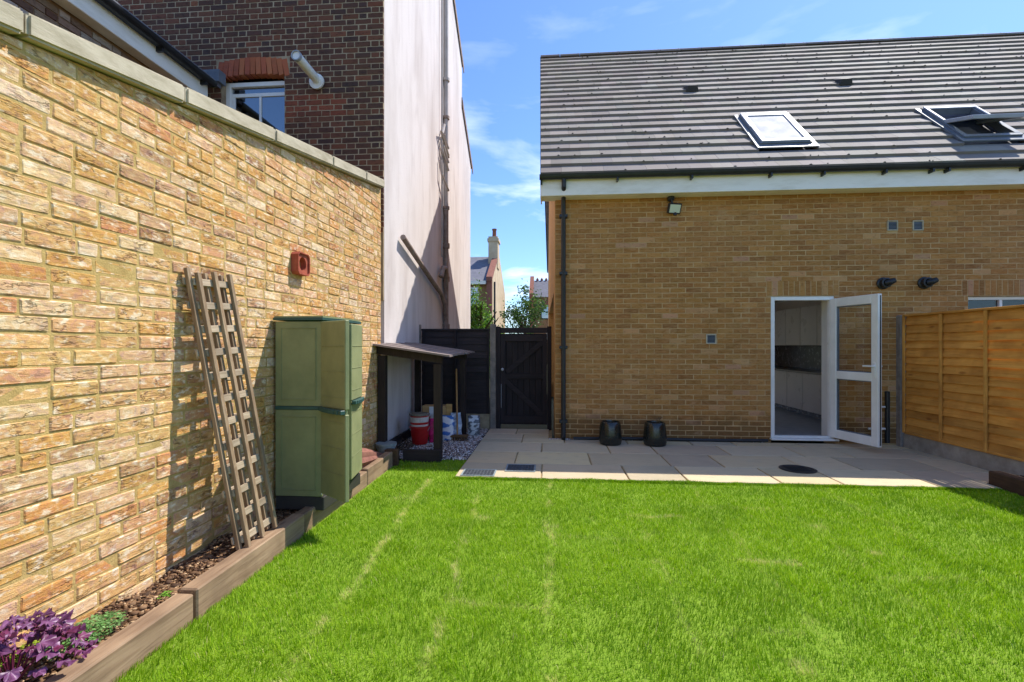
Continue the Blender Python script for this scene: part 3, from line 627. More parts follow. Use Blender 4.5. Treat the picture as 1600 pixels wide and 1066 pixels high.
# front (dark brick) plane at y=6.2
DY = 6.2; dX0, dX1 = -7.4, -2.21; WX0, WX1, WZ0, WZ1 = -4.47, -3.575, 3.75, 5.02
m = MB()
for q in [(dX0, WX0, 2.0, 7.4), (WX1, -2.51, 2.0, 7.4), (WX0, WX1, 2.0, WZ0), (WX0, WX1, WZ1+.24, 7.4)]: m.box(q[0], q[1], DY+.0035, DY+.3, q[2], q[3])
m.box(-2.51, dX1-.002, DY+.0035, DY+.034, 2.0, 7.4)
m.build('mortar', 'dark_mortar', nh)
dpal = [(3, lin(104, 72, 58)), (2.4, lin(90, 66, 56)), (1.6, lin(120, 78, 60)), (1.2, lin(78, 62, 58)), (.5, lin(134, 82, 60))]; rpal = [(2, lin(150, 84, 62)), (1, lin(126, 74, 58))]
pieces = []; r4 = random.Random(21); row = 0; z = 2.9
while z < 6.75:
    s = dX1-.001; k = 1; first = row % 2
    while s > dX0:
        L = .215 if k % 2 else .1025; k += 1
        if first and k == 2: L = .046
        elif first and k == 3: L = .1025
        L += r4.uniform(-.004, .004)
        b, a = s, s-L; s -= L+.0105; zm = z+.0325
        segs = [(a, b)]
        if WZ0 < zm < WZ1+.03+.22:
            hw = 0.0 if zm < WZ1+.02 else .07
            x0, x1 = WX0-hw-.004, WX1+hw+.004
            segs = [(max(a, x1), b) if b > x1 else None, (a, min(b, x0)) if a < x0 else None]
        for sg in segs:
            if not sg or sg[1]-sg[0] < .025: continue
            q0, q1 = sg; sm = (q0+q1)/2
            red = 4.50 < zm < 4.74 and sm > WX1 and sm < -2.7 and abs(zm-4.62) < .115
            pieces.append(dict(loc=(sm, DY+r4.uniform(-.002, .002), zm), rot=0.0, poly=rough(round(q1-q0, 2)-.002, .064, r4, 3, .005, .0015) if q1-q0 > .06 else rect(q1-q0, .064), col=pick(r4, rpal if red else dpal), w=0.3 if (sm < -3.3 and zm < 3.9) or sm < -6.3 else 1))
    z += .075; row += 1
field(nh, 'brick', 'dark_brick', pieces, 300, .004, .03, .0018, 4, 'brickwork')
# brick arch over the window: red voussoirs
arch = []
for k in range(13):
    t = (k+.5)/13; x = WX0-.055+(WX1-WX0+.11)*t; tilt = (t-.5)*-.42; rise = .05*(1-(2*t-1)**2)
    arch.append(dict(loc=(x, DY-.004, WZ1+.12+rise), rot=Matrix.Rotation(-tilt*-1, 3, 'Y'), poly=[(-.033, -.115), (.033, -.115), (.037, .115), (-.037, .115)], col=pick(r4, [(2, lin(172, 100, 70)), (1.5, lin(188, 116, 78)), (1, lin(150, 84, 64))])))
field(nh, 'arch_brick', 'red_brick', arch, 300, .004, .12, .0015, 5)
wi = MB(); fw = .07
for q in [(WX0, WX0+fw, WZ0, WZ1), (WX1-.02, WX1, WZ0, WZ1), (WX0+fw, WX1-.02, WZ1-.06, WZ1), (WX0+fw, WX1-.02, WZ0, WZ0+.06)]: wi.box(q[0], q[1], DY+.09, DY+.17, q[2], q[3], None, .004)
wo_ = wi.build('window', 'upvc', nh, label='white framed sash window under a red brick arch')
m = MB()
for q in [(WX0+fw+.002, WX1-.022, WZ1-.19, WZ1-.14), (WX0+fw+.002, WX0+fw+.045, WZ0+.06, WZ1-.19), (-4.005, -3.975, WZ0+.06, WZ1-.19), (WX1-.05, WX1-.022, WZ0+.06, WZ1-.19)]: m.box(q[0], q[1], DY+.115, DY+.155, q[2], q[3], None, .003)
m.build('glazing_bar', 'upvc', wo_)
MB().box(WX0+fw, WX1-.02, DY+.13, DY+.14, WZ0+.06, WZ1-.06).build('pane', 'window_glass', wo_)
MB().box(WX0, WX1, DY+.24, DY+.3, WZ0, WZ1+.24).build('painted_dark_room', 'hole_shade_black', wo_)  # black panel painted as the unlit room behind the sash
# plastic flue on the dark wall
fl = MB(); fl.lathe([(.055, 0), (.055, .03), (.1, .035), (.1, .06)][::-1], (-3.10, DY, 4.91), 20, (0, -1, 0)); fl.tube([(-3.10, DY+.02, 4.93), (-3.10, DY-.56, 4.945)], .058, 18); fo = fl.build('flue_pipe', 'upvc', nh, True, 'white plastic flue sticking out of the dark brick')
MB().lathe([(.062, 0), (.062, .04), (.05, .04), (.05, .002)], (-3.10, DY-.535, 4.945), 20, (0, -1, 0)).build('flue_end', 'alu_light', fo, True)
# pipes on the rendered flank
m = MB(); m.tube([rp(9.98, 4.25, .06), rp(9.98, 10.9, .06)], .05, 14); m.build('soil_pipe', 'grey_pipe', nh, True, 'grey soil pipe running up the rendered wall')
m = MB(); m.tube([rp(9.62, 3.2, .05), rp(9.62, 10.9, .05)], .018, 8); m.build('conduit', 'grey_pipe', nh, True)
m = MB(); m.tube([rp(9.98, .0, .06), rp(9.98, 4.25, .06)], .053, 14)
for z in (1.75, 2.75, 3.45): m.tube([rp(9.98, z, .06), rp(9.98, z+.1, .06)], .078, 14)
m.build('soil_pipe', 'rust_pipe', nh, True, 'rusty lower length of soil pipe in shade')
m = MB(); m.tube([rp(6.85, 2.98, .07), rp(7.4, 2.86, .07), rp(8.7, 2.58, .07), rp(9.5, 2.42, .07), rp(9.8, 2.25, .065), rp(9.93, 1.95, .06)], .042, 12)
m.tube([rp(9.3, 2.75, .10), rp(9.42, 2.95, .12), rp(9.65, 2.98, .12), rp(9.85, 2.85, .1), rp(9.93, 2.6, .07)], .048, 12); m.build('branch_pipe', 'rust_pipe', nh, True, 'weathered waste pipe sloping across the rendered wall')
for z in (4.3, 5.4, 7.0, 6.2):
    m = MB(); m.lathe([(.058, -.03), (.075, -.03), (.075, .03), (.058, .03)], rp(9.98, z, .06), 14); m.build('pipe_collar', 'rust_pipe' if z < 6.3 else 'grey_pipe', nh, True)
m = MB(); rr = random.Random(2)
for k in range(5):
    z0 = 5.0+rr.uniform(-.2, .7); m.tube([rp(9.7+rr.uniform(-.25, .2), z0+rr.uniform(.1, .5), .05), rp(9.55+rr.uniform(-.2, .3), z0, .08), rp(9.95, z0-rr.uniform(.1, .3), .12)], .022, 8)
m.build('cable_tangle', 'grey_pipe', nh, True)
# rear extension behind the garden wall, with white fascia and gutter
ex = thing('house_extension', (-5.2, 3.2, -.1), 'low brick extension with white fascia and black gutter behind the garden wall', 'house')
MB().box(-7.4, -4.72, -1, 6.18, -.1, 4.72).build('wall', 'far_brick', ex)
pieces = []; z = 3.6; row = 0
while z < 4.65:
    y = 2.0+(0 if row % 2 else .1)
    while y < 6.1:
        L = .215 if (int(y*7)+row) % 2 else .1025
        if not (5.05 < y+L/2 < 6.0 and z > 4.38): pieces.append(dict(loc=(-4.708, y+L/2, z+.0325), rot=math.pi/2, poly=rect(L, .065), col=pick(r4, [(2, lin(150, 126, 104)), (1, lin(112, 84, 70)), (1, lin(186, 172, 156))])))
        y += L+.0105
    z += .075; row += 1
field(ex, 'brick', 'dark_brick', pieces, 140, .004, .02, .0018, 8, 'brickwork')
pieces = [dict(loc=(-4.70, 5.09+k*.077, 4.50), rot=math.pi/2, poly=rect(.066, .215), col=pick(r4, rpal)) for k in range(12)]
field(ex, 'soldier_brick', 'red_brick', pieces, 100, .004, .03, .0015, 9)
MB().box(-4.70, -4.55, -1, 6.05, 4.66, 4.86, None, .006).build('fascia', 'fascia_white', ex)
g = MB(); seg = [(.06*math.cos(t), .06*math.sin(t)) for t in [math.pi+math.pi*k/8 for k in range(9)]]
g.poly([(-4.48+a, -1, 4.90+b) for a, b in seg]+[(-4.43, -1, 4.91), (-4.53, -1, 4.91)], (0, 7.06, 0)); g.build('gutter', 'black_plastic', ex, True)
MB().poly([(-4.44, -1, 4.93), (-7.4, -1, 5.9), (-7.4, -1, 5.84), (-4.44, -1, 4.87)], (0, 7.15, 0)).build('roof', 'slate', ex)
for y in (3.2, 4.2, 5.2, 5.9): MB().box(-4.55, -4.47, y, y+.03, 4.80, 4.86).build('gutter_bracket', 'black_plastic', ex)
MB().box(-4.72, -4.4, 6.055, 6.19, 4.92, 5.08).build('lead_flashing', 'lead', ex)

# ------------------------------------------------------------------ main house
HY = 7.25; HX0, HX1 = .07, 9.6; EAVE = 3.62
def hx(x, y): return x-.022*(min(y, 11.15)-HY)+.03*max(0, y-11.15)     # the plot is slightly out of square
ho = thing('brick_house', (4.8, 9, -.05), 'yellow brick house with dark tiled roof and open white back door', 'house')
DX0, DX1, DZ1 = 3.19, 4.07, 2.115
NX0, NX1, NZ0, NZ1 = 5.86, 7.5, 1.05, 2.095
m = MB()
for a, b, z0, z1 in [(HX0, DX0, -.05, EAVE), (DX0, DX1, DZ1, EAVE), (DX1, NX0, -.05, EAVE), (NX0, NX1, -.05, NZ0), (NX0, NX1, NZ1, EAVE), (NX1, HX1, -.05, EAVE)]: m.box(a, b, HY+.0025, HY+.28, z0, z1)
m.build('mortar', 'house_mortar', ho)
hpal = [(3, lin(166, 114, 56)), (2.4, lin(160, 108, 51)), (1.6, lin(174, 124, 64)), (1.0, lin(148, 98, 48)), (.35, lin(192, 144, 94)), (.2, lin(184, 136, 104))]
pieces = []; r5 = random.Random(31); row = 0; z = .005
SOL = [(DX0-.06, DX1+.06, DZ1, DZ1+.225), (NX0-.08, NX1+.08, NZ1, NZ1+.225)]
while z < 3.55:
    s = HX0+.0005 if row % 2 == 0 else HX0-.112
    while s < 7.6:
        L = .215; a, b = max(s, HX0), s+L; s += .2255; zm = z+.0325
        segs = [(a, b)]
        holes = [(DX0, DX1, -.1, DZ1), (NX0, NX1, NZ0, NZ1)]+SOL+[(2.345-.07, 2.345+.07, 1.42, 1.565), (4.85-.07, 4.85+.07, 3.03, 3.175), (5.19-.07, 5.19+.07, 3.03, 3.175)]
        for h in holes:
            if h[2]-.005 < zm < h[3]+.005:
                ns = []
                for q0, q1 in segs:
                    if q1 <= h[0] or q0 >= h[1]: ns.append((q0, q1)); continue
                    if q0 < h[0]: ns.append((q0, h[0]-.004))
                    if q1 > h[1]: ns.append((h[1]+.004, q1))
                segs = ns
        for q0, q1 in segs:
            if q1-q0 < .02: continue
            sm = (q0+q1)/2
            c = pick(r5, hpal)
            pieces.append(dict(loc=(sm, HY+r5.uniform(-.0012, .0012), zm), rot=0.0, poly=rect(q1-q0, .065), col=c, w=.4 if (sm > 4.9 and zm < 1.8) else 1))
    z += .075; row += 1
for k in range(13):
    x = DX0-.06+(k+.5)*(DX1-DX0+.12)/13; pieces.append(dict(loc=(x, HY-.001, DZ1+.115), rot=0.0, poly=rect((DX1-DX0+.12)/13-.0105, .213), col=pick(r5, hpal), w=2))
for k in range(24):
    x = NX0-.08+(k+.5)*(NX1-NX0+.16)/24; pieces.append(dict(loc=(x, HY-.001, NZ1+.115), rot=0.0, poly=rect((NX1-NX0+.16)/24-.0105, .213), col=pick(r5, hpal), w=2))
field(ho, 'brick', 'house_brick', pieces, 300, .0035, .03, .0012, 6, 'brickwork')
# flank gable wall and back, with unseen openings added to daylight the kitchen
RY, RZ = 11.15, 8.07; EY, EZ = 6.93, 3.86; BY = 2*RY-EY
m = MB(); GL0, GL1 = 8.2, 13.6
for pts in [[(HY+.281, -.05), (GL0, -.05), (GL0, 2.3), (HY+.281, 2.3)], [(GL1, -.05), (BY-.3, -.05), (BY-.3, 2.3), (GL1, 2.3)], [(HY+.281, 2.301), (BY-.3, 2.301), (BY-.3, 3.75), (RY, RZ-.18), (HY+.281, 4.05)]]: m.poly([(HX0-.0186*(y-HY), y, z) for y, z in pts], (.28, 0, 0))
m.build('gable_wall', 'house_brick', ho).color = lin(214, 160, 92)  # lighter brick: bounce from the sunlit render is painted into this colour
m = MB(); m.box(HX0, HX0+.002, HY+.008, HY+.28, -.05, EAVE)
m = MB().box(HX0, HX1, BY-.58, BY-.3, 2.45, 3.7).box(HX0, .8, BY-.58, BY-.3, -.05, 2.45).box(8.9, HX1, BY-.58, BY-.3, -.05, 2.45); m.build('back_wall', 'house_brick', ho).color = lin(176, 128, 66)
MB().box(HX1-.28, HX1, HY+.3, BY-.6, -.05, 3.7).build('party_wall', 'plaster', ho)
# soffit, fascia, gutter
MB().box(-.13, 9.6, 7.02, HY+.05, 3.585, 3.605).build('soffit', 'fascia_white', ho)
MB().box(-.13, 9.6, 6.995, 7.018, 3.575, 3.85, None, .003).build('fascia', 'fascia_white', ho)
MB().box(-.15, -.132, 7.0, 7.4, 3.57, 3.9).build('box_end', 'fascia_white', ho)
m = MB(); m.poly([(-.16, 6.935+.055*math.cos(t), 3.845+.058*math.sin(t)) for t in [math.pi+math.pi*k/10 for k in range(11)]]+[(-.16, 6.99, 3.85), (-.16, 6.877, 3.85)], (9.76, 0, 0)); gu = m.build('gutter', 'black_plastic', ho, True)
for x in (.95, 1.98, 3.05, 3.75, 4.55, 5.15, 5.35, 6.3): MB().box(x-.012, x+.012, 6.90, 6.994, 3.745, 3.79).build('gutter_bracket', 'black_plastic', gu)
m = MB(); m.tube([(.19, 6.945, 3.80), (.19, 6.95, 3.70), (.19, 7.12, 3.60), (.19, 7.17, 3.5), (.19, 7.17, .06), (.19, 7.13, .02)], .034, 14); dp = m.build('downpipe', 'black_plastic', ho, True, 'black downpipe at the corner of the house')
for z in (.25, 1.35, 2.45, 3.3): MB().box(.13, .25, 7.14, HY-.002, z, z+.045, None, .006).build('pipe_clip', 'black_plastic', dp)
MB().tube([(.34, 7.19, .02), (1.2, 7.185, .03), (2.4, 7.19, .022), (3.12, 7.19, .03)], .022, 10).build('ground_cable', 'black_plastic', ho, True, 'thin black pipe along the foot of the wall')
r6 = random.Random(8)
# roof tiles
SLP = math.radians(math.degrees(math.atan2(RZ-EZ, RY-EY))); sd = Vector((0, math.cos(SLP), math.sin(SLP))); nrm = Vector((0, -math.sin(SLP), math.cos(SLP)))
SLEN = math.hypot(RY-EY, RZ-EZ); NR = 22; GA = SLEN/NR
roof = sub('roof', (4.8, 9, 3.8), ho)
m = MB(); e = Vector((0, EY, EZ)); p = [e-nrm*.05, e+sd*SLEN-nrm*.05, Vector((0, BY, EZ))]
m.poly([(hx(-.12, EY), EY+.13, EZ+.03), (hx(-.12, RY), RY, RZ-.08), (hx(-.12, BY), BY, EZ-.06), (hx(-.12, BY), BY, EZ-.16), (hx(-.12, RY), RY, RZ-.2), (hx(-.12, EY), EY+.13, EZ-.03)], (11, 0, 0)); m.build('deck', 'slate', roof)
m = MB(); m.poly([(hx(-.155, EY), EY+.02, EZ+.01), (hx(-.155, RY), RY, RZ+.02), (hx(-.155, BY), BY, EZ), (hx(-.155, BY), BY, EZ-.14), (hx(-.155, RY), RY, RZ-.13), (hx(-.155, EY), EY+.02, EZ-.14)], (.03, 0, 0)); m.build('verge', 'grey_plastic', roof)
tpal = [(2, lin(142, 133, 124)), (2, lin(136, 127, 119)), (1.2, lin(148, 139, 130)), (.6, lin(128, 120, 114))]
TW = .30; BUTT = .058; RL = [(3.09, 3.83, 7.40, 8.22), (5.90, 6.70, 7.40, 8.20)]
pieces = []; tilt = .14; c_, s_ = math.cos(SLP-tilt), math.sin(SLP-tilt)
# tile frame: local x=X, local z=up slope, local -y=outward normal
TM = Matrix(((1, 0, 0), (0, -(-s_), c_), (0, -c_, s_)))
TM = Matrix(((1, 0, 0), (0, s_, c_), (0, -c_, s_)))
for k in range(NR):
    y0 = EY+math.cos(SLP)*GA*k; z0 = EZ+math.sin(SLP)*GA*k
    xa = hx(-.15, y0); x = xa; half = k % 2
    first = True
    while x < 10.6:
        w = TW if not (first and half) else TW/2
        first = False; xm = x+w/2; x += w
        ctr = Vector((xm, y0, z0))+Vector((0, c_, s_))*(GA*.56)+nrm*.036
        q0, q1 = xm-w/2, xm+w/2
        for a, b, c, d in RL:
            if c-.05 < ctr.y < d+.10 and q0 < b+.05 and q1 > a-.05:
                if q0 < a-.05: q1 = a-.05
                elif q1 > b+.05: q0 = b+.05
                else: q1 = q0
        if q1-q0 < .03: continue
        w_ = q1-q0; ctr.x = (q0+q1)/2
        u, v, zc = proj(*ctr)
        if u > 1760: break
        pieces.append(dict(loc=tuple(ctr+nrm*r6.uniform(-.001, .001)), rot=TM, poly=rect(w_-.0012, GA*1.12), col=pick(r6, tpal)))
field(roof, 'tile', 'roof_tile', pieces, 300, .0015, BUTT, .0004, 12, 'tiling')
m = MB(); x = hx(-.15, RY)
k = 0
while x < 11:    # ridge tiles
    t = [math.pi*i/6 for i in range(7)]
    mm = MB(); mm.poly([(x+.006, RY+.12*math.cos(a), RZ-.045+.085*math.sin(a)) for a in t], (.44, 0, 0)); mm.build('ridge_tile', 'roof_tile', roof).color = pick(r6, tpal)+(1,)
    MB().lathe([(.012, 0), (.012, .012), (0.0001, .016)], (x+.42, RY-.03, RZ+.036), 8).build('ridge_clip', 'alu_light', roof); x += .45
V = []; F = []
for k in range(230):    # moss cushions along the tile edges
    kk = r6.randrange(NR); x = r6.uniform(-.1, 9.5); y0 = EY+math.cos(SLP)*GA*kk; z0 = EZ+math.sin(SLP)*GA*kk
    if any(a-.05 < x < b+.05 and c-.1 < y0 < d+.1 for a, b, c, d in RL): continue
    p = Vector((x, y0, z0))+nrm*.038+sd*r6.uniform(-.005, .03); a, b, h = r6.uniform(.01, .03), r6.uniform(.008, .015), r6.uniform(.006, .014)
    n0 = len(V); V.append(tuple(p+nrm*h)); 
    for i in range(6): t = math.pi*i/3+r6.random()*.4; V.append(tuple(p+Vector((a*math.cos(t), 0, 0))+sd*b*math.sin(t)-nrm*.004))
    F += [(n0, n0+1+i, n0+1+(i+1) % 6) for i in range(6)]
o = npmesh('moss', V, F, 'moss', None, roof, WL[roof.name]); o['kind'] = 'stuff'
# tile vents
for x, y in [(2.637, 9.27), (5.362, 9.276)]:
    z = EZ+(y-EY)*math.tan(SLP); fm = Matrix(((1, 0, 0, x), (0, sd.y, nrm.y, y), (0, sd.z, nrm.z, z), (0, 0, 0, 1)))
    m = MB(); q = [(-.11, -.10, .02), (.11, -.10, .02), (.14, .15, .03), (-.14, .15, .03), (-.08, -.06, .11), (.08, -.06, .11), (.10, .12, .06), (-.10, .12, .06)]
    m.add([fm @ Vector(a) for a in q], [(0, 1, 5, 4), (1, 2, 6, 5), (2, 3, 7, 6), (3, 0, 4, 7), (4, 5, 6, 7)]); m.build('tile_vent', 'grey_plastic', roof)
# roof windows
def rooflight(i, x0, x1, y0, y1, ang, lab):
    z0 = EZ+(y0-EY)*math.tan(SLP); L = (y1-y0)/math.cos(SLP); w = x1-x0
    fm = Matrix(((1, 0, 0, x0), (0, sd.y, nrm.y, y0), (0, sd.z, nrm.z, z0), (0, 0, 0, 1)))
    rl = sub('roof_window', (x0+w/2, y0, z0), ho); rl['label'] = lab
    m = MB(); t = .07
    for q in [(0, w, 0, t), (0, w, L-t, L), (0, t, t, L-t), (w-t, w, t, L-t)]: m.box(*q, -.02, .075, fm, .004)
    m.build('frame', 'alu_grey', rl)
    m = MB()
    for q in [(0.004, w-.004, L-t-.005, L+.004), (.004, t-.02, L*.5, L-t), (w-t+.02, w-.004, L*.5, L-t)]: m.box(*q, .076, .098, fm, .008)
    m.build('cover', 'alu_light', rl)
    MB().box(-.06, w+.06, -.10, .0, .03, .05, fm).box(-.06, 0, 0, L+.06, .02, .05, fm).box(w, w+.06, 0, L+.06, .02, .05, fm).build('flashing', 'alu_grey', rl)
    pv = fm @ Matrix.Translation((0, L*.5, .06)) @ Matrix.Rotation(ang, 4, 'X')
    h = L*.5-.02; m = MB()
    for q in [(.02, w-.02, -h, -h+.07), (.02, w-.02, h-.07-.03, h-.03), (.02, .09, -h+.07, h-.1), (w-.09, w-.02, -h+.07, h-.1)]: m.box(*q, -.02, .035, pv, .006)
    sa = m.build('sash', 'alu_light', rl)
    MB().box(.09, w-.09, -h+.07, h-.1, .012, .02, pv).build('pane', 'pale_glass' if not ang else 'window_glass', rl)
    MB().box(.08, w-.08, .08, L-.08, -.16, -.15, fm).build('reveal', 'cardboard' if ang else 'plaster', rl)
rooflight(0, 3.09, 3.83, 7.41, 8.22, 0, 'closed roof window with pale pane'); rooflight(1, 5.90, 6.68, 7.41, 8.20, rad(-27), 'roof window tilted open on its pivot')
# small wall vents, flues
for x, z, c in [(2.345, 1.494, 'alu_light'), (4.85, 3.105, 'coping'), (5.19, 3.10, 'coping')]:
    m = MB(); s = .072
    for q in [(x-s, x+s, z-s, z-s+.016), (x-s, x+s, z+s-.016, z+s), (x-s, x-s+.016, z-s+.016, z+s-.016), (x+s-.016, x+s, z-s+.016, z+s-.016)]: m.box(q[0], q[1], HY-.016, HY+.01, q[2], q[3], None, .003)
    v_ = m.build('wall_vent', 'coping', ho); m = MB()
    for k in range(6): m.box(x-s+.016, x+s-.016, HY-.008, HY-.002, z-s+.02+k*.0185, z-s+.029+k*.0185)
    m.build('louvre', 'alu_grey', v_); MB().box(x-s+.016, x+s-.016, HY-.001, HY+.004, z-s+.016, z+s-.016).build('vent_back', 'hole_shade_black', v_)
for i, (x, z) in enumerate([(4.72, 2.285), (5.27, 2.285)]):
    m = MB(); m.lathe([(.085, 0), (.085, .02), (.066, .03), (.064, .07), (.07, .072), (.07, .095), (.05, .10), (.05, .07)], (x, HY-.002, z), 24, (0, -1, 0)); fo = m.build('boiler_flue', 'black_plastic', ho, True, 'round black boiler flue on the brick wall')
    m = MB(); m.tube([(x-.01, HY-.08, z-.005), (x+.03, HY-.115, z+.008), (x+.085, HY-.12, z+.03)], [.042, .045, .036], 16); m.build('plume_elbow', 'black_plastic', fo, True)
# condensate pipes by the fence
m = MB(); m.tube([(4.66, HY-.05, .5), (4.66, HY-.05, .1)], .012, 8); m.tube([(4.50, HY-.05, .22), (4.72, HY-.05, .22)], .016, 8); m.tube([(4.60, HY-.05, .53), (4.72, HY-.05, .53)], .014, 8); m.build('overflow_pipe', 'upvc', ho, True)
MB().tube([(4.76, HY-.04, .02), (4.76, HY-.04, .75)], .03, 10).build('waste_pipe', 'black_plastic', ho, True)
# window over the fence
m = MB(); fw = .05
for q in [(NX0, NX1, NZ1-fw, NZ1-.003), (NX0, NX1, NZ0, NZ0+fw), (NX0, NX0+fw, NZ0+fw, NZ1-fw), (NX1-fw, NX1, NZ0+fw, NZ1-fw), (6.32, 6.36, NZ0+fw, NZ1-fw)]: m.box(q[0], q[1], HY+.06, HY+.13, q[2], q[3], None, .004)
wf = m.build('window', 'upvc', ho); MB().box(NX0+fw, NX1-fw, HY+.09, HY+.1, NZ0+fw, NZ1-fw).build('pane', 'dim_glass', wf); MB().box(NX0, NX1, HY+.3, HY+.32, NZ0, NZ1).build('painted_dark_room', 'hole_shade_black', wf)  # black panel behind the pane paints the darkness of the room
# door frame, sill and open door leaf
m = MB(); fw = .06; Z0 = .06
for q in [(DX0, DX0+fw, Z0, DZ1-.003), (DX1-fw, DX1, Z0, DZ1-.003), (DX0+fw, DX1-fw, DZ1-fw, DZ1-.003)]: m.box(q[0], q[1], HY+.015, HY+.085, q[2], q[3], None, .004)
df = m.build('door_frame', 'upvc', ho, label='white plastic door frame')
MB().box(DX0-.02, DX1+.03, HY-.07, HY+.10, .035, .06, None, .006).box(DX0+fw, DX1-fw, HY+.02, HY+.08, .06, .09, None, .005).build('sill', 'upvc', df)
hinge = Vector((DX1-.035, HY+.01, 0)); dd = Vector((.20, -.72, 0)).normalized(); dn = Vector((dd.y, -dd.x, 0)); LW = .74; LT = .06; LZ0, LZ1 = .085, 2.07
fm = Matrix(((dd.x, dn.x, 0, hinge.x), (dd.y, dn.y, 0, hinge.y), (0, 0, 1, 0), (0, 0, 0, 1)))
m = MB(); st = .10
for q in [(0, st, LZ0, LZ1), (LW-st, LW, LZ0, LZ1), (st, LW-st, LZ1-st-.02, LZ1), (st, LW-st, LZ0, LZ0+st+.02), (st, LW-st, .93, 1.04)]: m.box(q[0], q[1], -LT/2, LT/2, q[2], q[3], fm, .005)
dl = m.build('door', 'upvc', ho, label='open white glazed back door')
for z0, z1 in [(1.04, LZ1-st-.02), (LZ0+st+.02, .93)]:
    MB().box(st, LW-st, -.008, .008, z0, z1, fm).build('pane', 'glass', dl)
    m = MB(); b = .012
    for sgn in (-1, 1):
        for q in [(st, LW-st, z0, z0+b), (st, LW-st, z1-b, z1), (st, st+b, z0+b, z1-b), (LW-st-b, LW-st, z0+b, z1-b)]: m.box(q[0], q[1], sgn*.012-.004, sgn*.012+.004, q[2], q[3], fm)
    m.build('bead', 'alu_grey', dl)
for sgn in (-1, 1):
    m = MB(); m.box(LW-.062, LW-.034, sgn*(LT/2), sgn*(LT/2+.01), .98, 1.18, fm, .003); m.tube([fm @ Vector((LW-.048, sgn*(LT/2), 1.13)), fm @ Vector((LW-.048, sgn*(LT/2+.045), 1.13)), fm @ Vector((LW-.17, sgn*(LT/2+.05), 1.13))], .011, 10); m.build('handle', 'upvc', dl, True)
MB().box(LW-.0005, LW+.003, -.014, .004, LZ0+.02, LZ1-.02, fm).build('seal', 'black_plastic', dl)
MB().box(st+.05, LW-st-.1, -LT/2-.008, -LT/2, LZ1-.075, LZ1-.055, fm).build('trickle_vent', 'upvc', dl)
# kitchen behind the door
rm = sub('room', (4.4, 9.3, 0), ho)
MB().box(.4, 9.2, HY+.29, 14.8, .0, .055).build('floor', 'floor_tile', rm); MB().box(.4, 9.2, HY+.29, 14.8, 2.44, 2.46).build('ceiling', 'plaster', rm)
MB().box(5.42, 5.5, HY+.29, 12.3, .056, 2.419).build('inner_wall', 'plaster', rm); MB().box(4.6, 5.419, 12.2, 12.3, .056, 2.419).build('inner_wall', 'plaster', rm)
MB().box(DX1-.02, DX1+.10, HY+.10, HY+.30, .056, 2.1).build('reveal', 'plaster', rm)
kb = thing('kitchen_base_units', (5.1, 9.6, .055), 'beige kitchen base cupboards with dark worktop seen through the doorway', 'cupboard')
MB().box(4.9, 5.415, 7.75, 12.1, .06, .16).build('plinth', 'dark_tile', kb)
for k in range(7): MB().box(4.81, 5.415, 7.75+k*.62, 7.75+k*.62+.614, .162, .87, None, .006).build('cupboard', 'cabinet_lower', kb)
MB().box(4.78, 5.418, 7.72, 12.12, .872, .91, None, .004).build('worktop', 'worktop', kb)
MB().box(5.40, 5.418, 7.72, 12.12, .912, 1.40).build('splashback', 'dark_tile', kb); MB().box(5.385, 5.399, 9.55, 9.70, 1.12, 1.20, None, .004).build('socket', 'alu_light', kb); MB().box(5.385, 5.399, 8.75, 8.83, 1.12, 1.20, None, .004).build('socket', 'alu_light', kb)
ku = thing('kitchen_wall_units', (5.2, 9.6, 1.40), 'cream kitchen wall cupboards hanging above the dark splashback', 'cupboard')
for k in range(7): MB().box(5.07, 5.415, 7.75+k*.62, 7.75+k*.62+.614, 1.402, 2.18, None, .006).build('cupboard', 'cabinet_beige', ku)
# floodlight
fl = thing('floodlight', (1.79, 7.2, 3.33), 'black security floodlight with pale lens under the eaves', 'floodlight')
MB().lathe([(.045, 0), (.05, .02), (.05, .06), (.03, .08)], (1.76, HY-.002, 3.56), 18, (0, -1, 0)).build('mount', 'black_plastic', fl, True)
MB().tube([(1.76, HY-.07, 3.55), (1.765, HY-.08, 3.50), (1.775, HY-.07, 3.46)], .016, 8).build('arm', 'black_plastic', fl, True)
fm = Matrix.Translation((1.80, HY-.08, 3.40)) @ Matrix.Rotation(rad(14), 4, 'Z') @ Matrix.Rotation(rad(24), 4, 'X')
MB().box(-.1, .1, -.02, .025, -.075, .075, fm, .008).build('housing', 'black_plastic', fl); MB().box(-.08, .08, -.0235, -.0205, -.058, .058, fm).build('lens', 'lamp_lens', fl)
MB().lathe([(.012, 0), (.026, .006), (.026, .03), (.015, .045)], (1.80, HY-.12, 3.285), 14).build('sensor', 'black_plastic', fl, True)

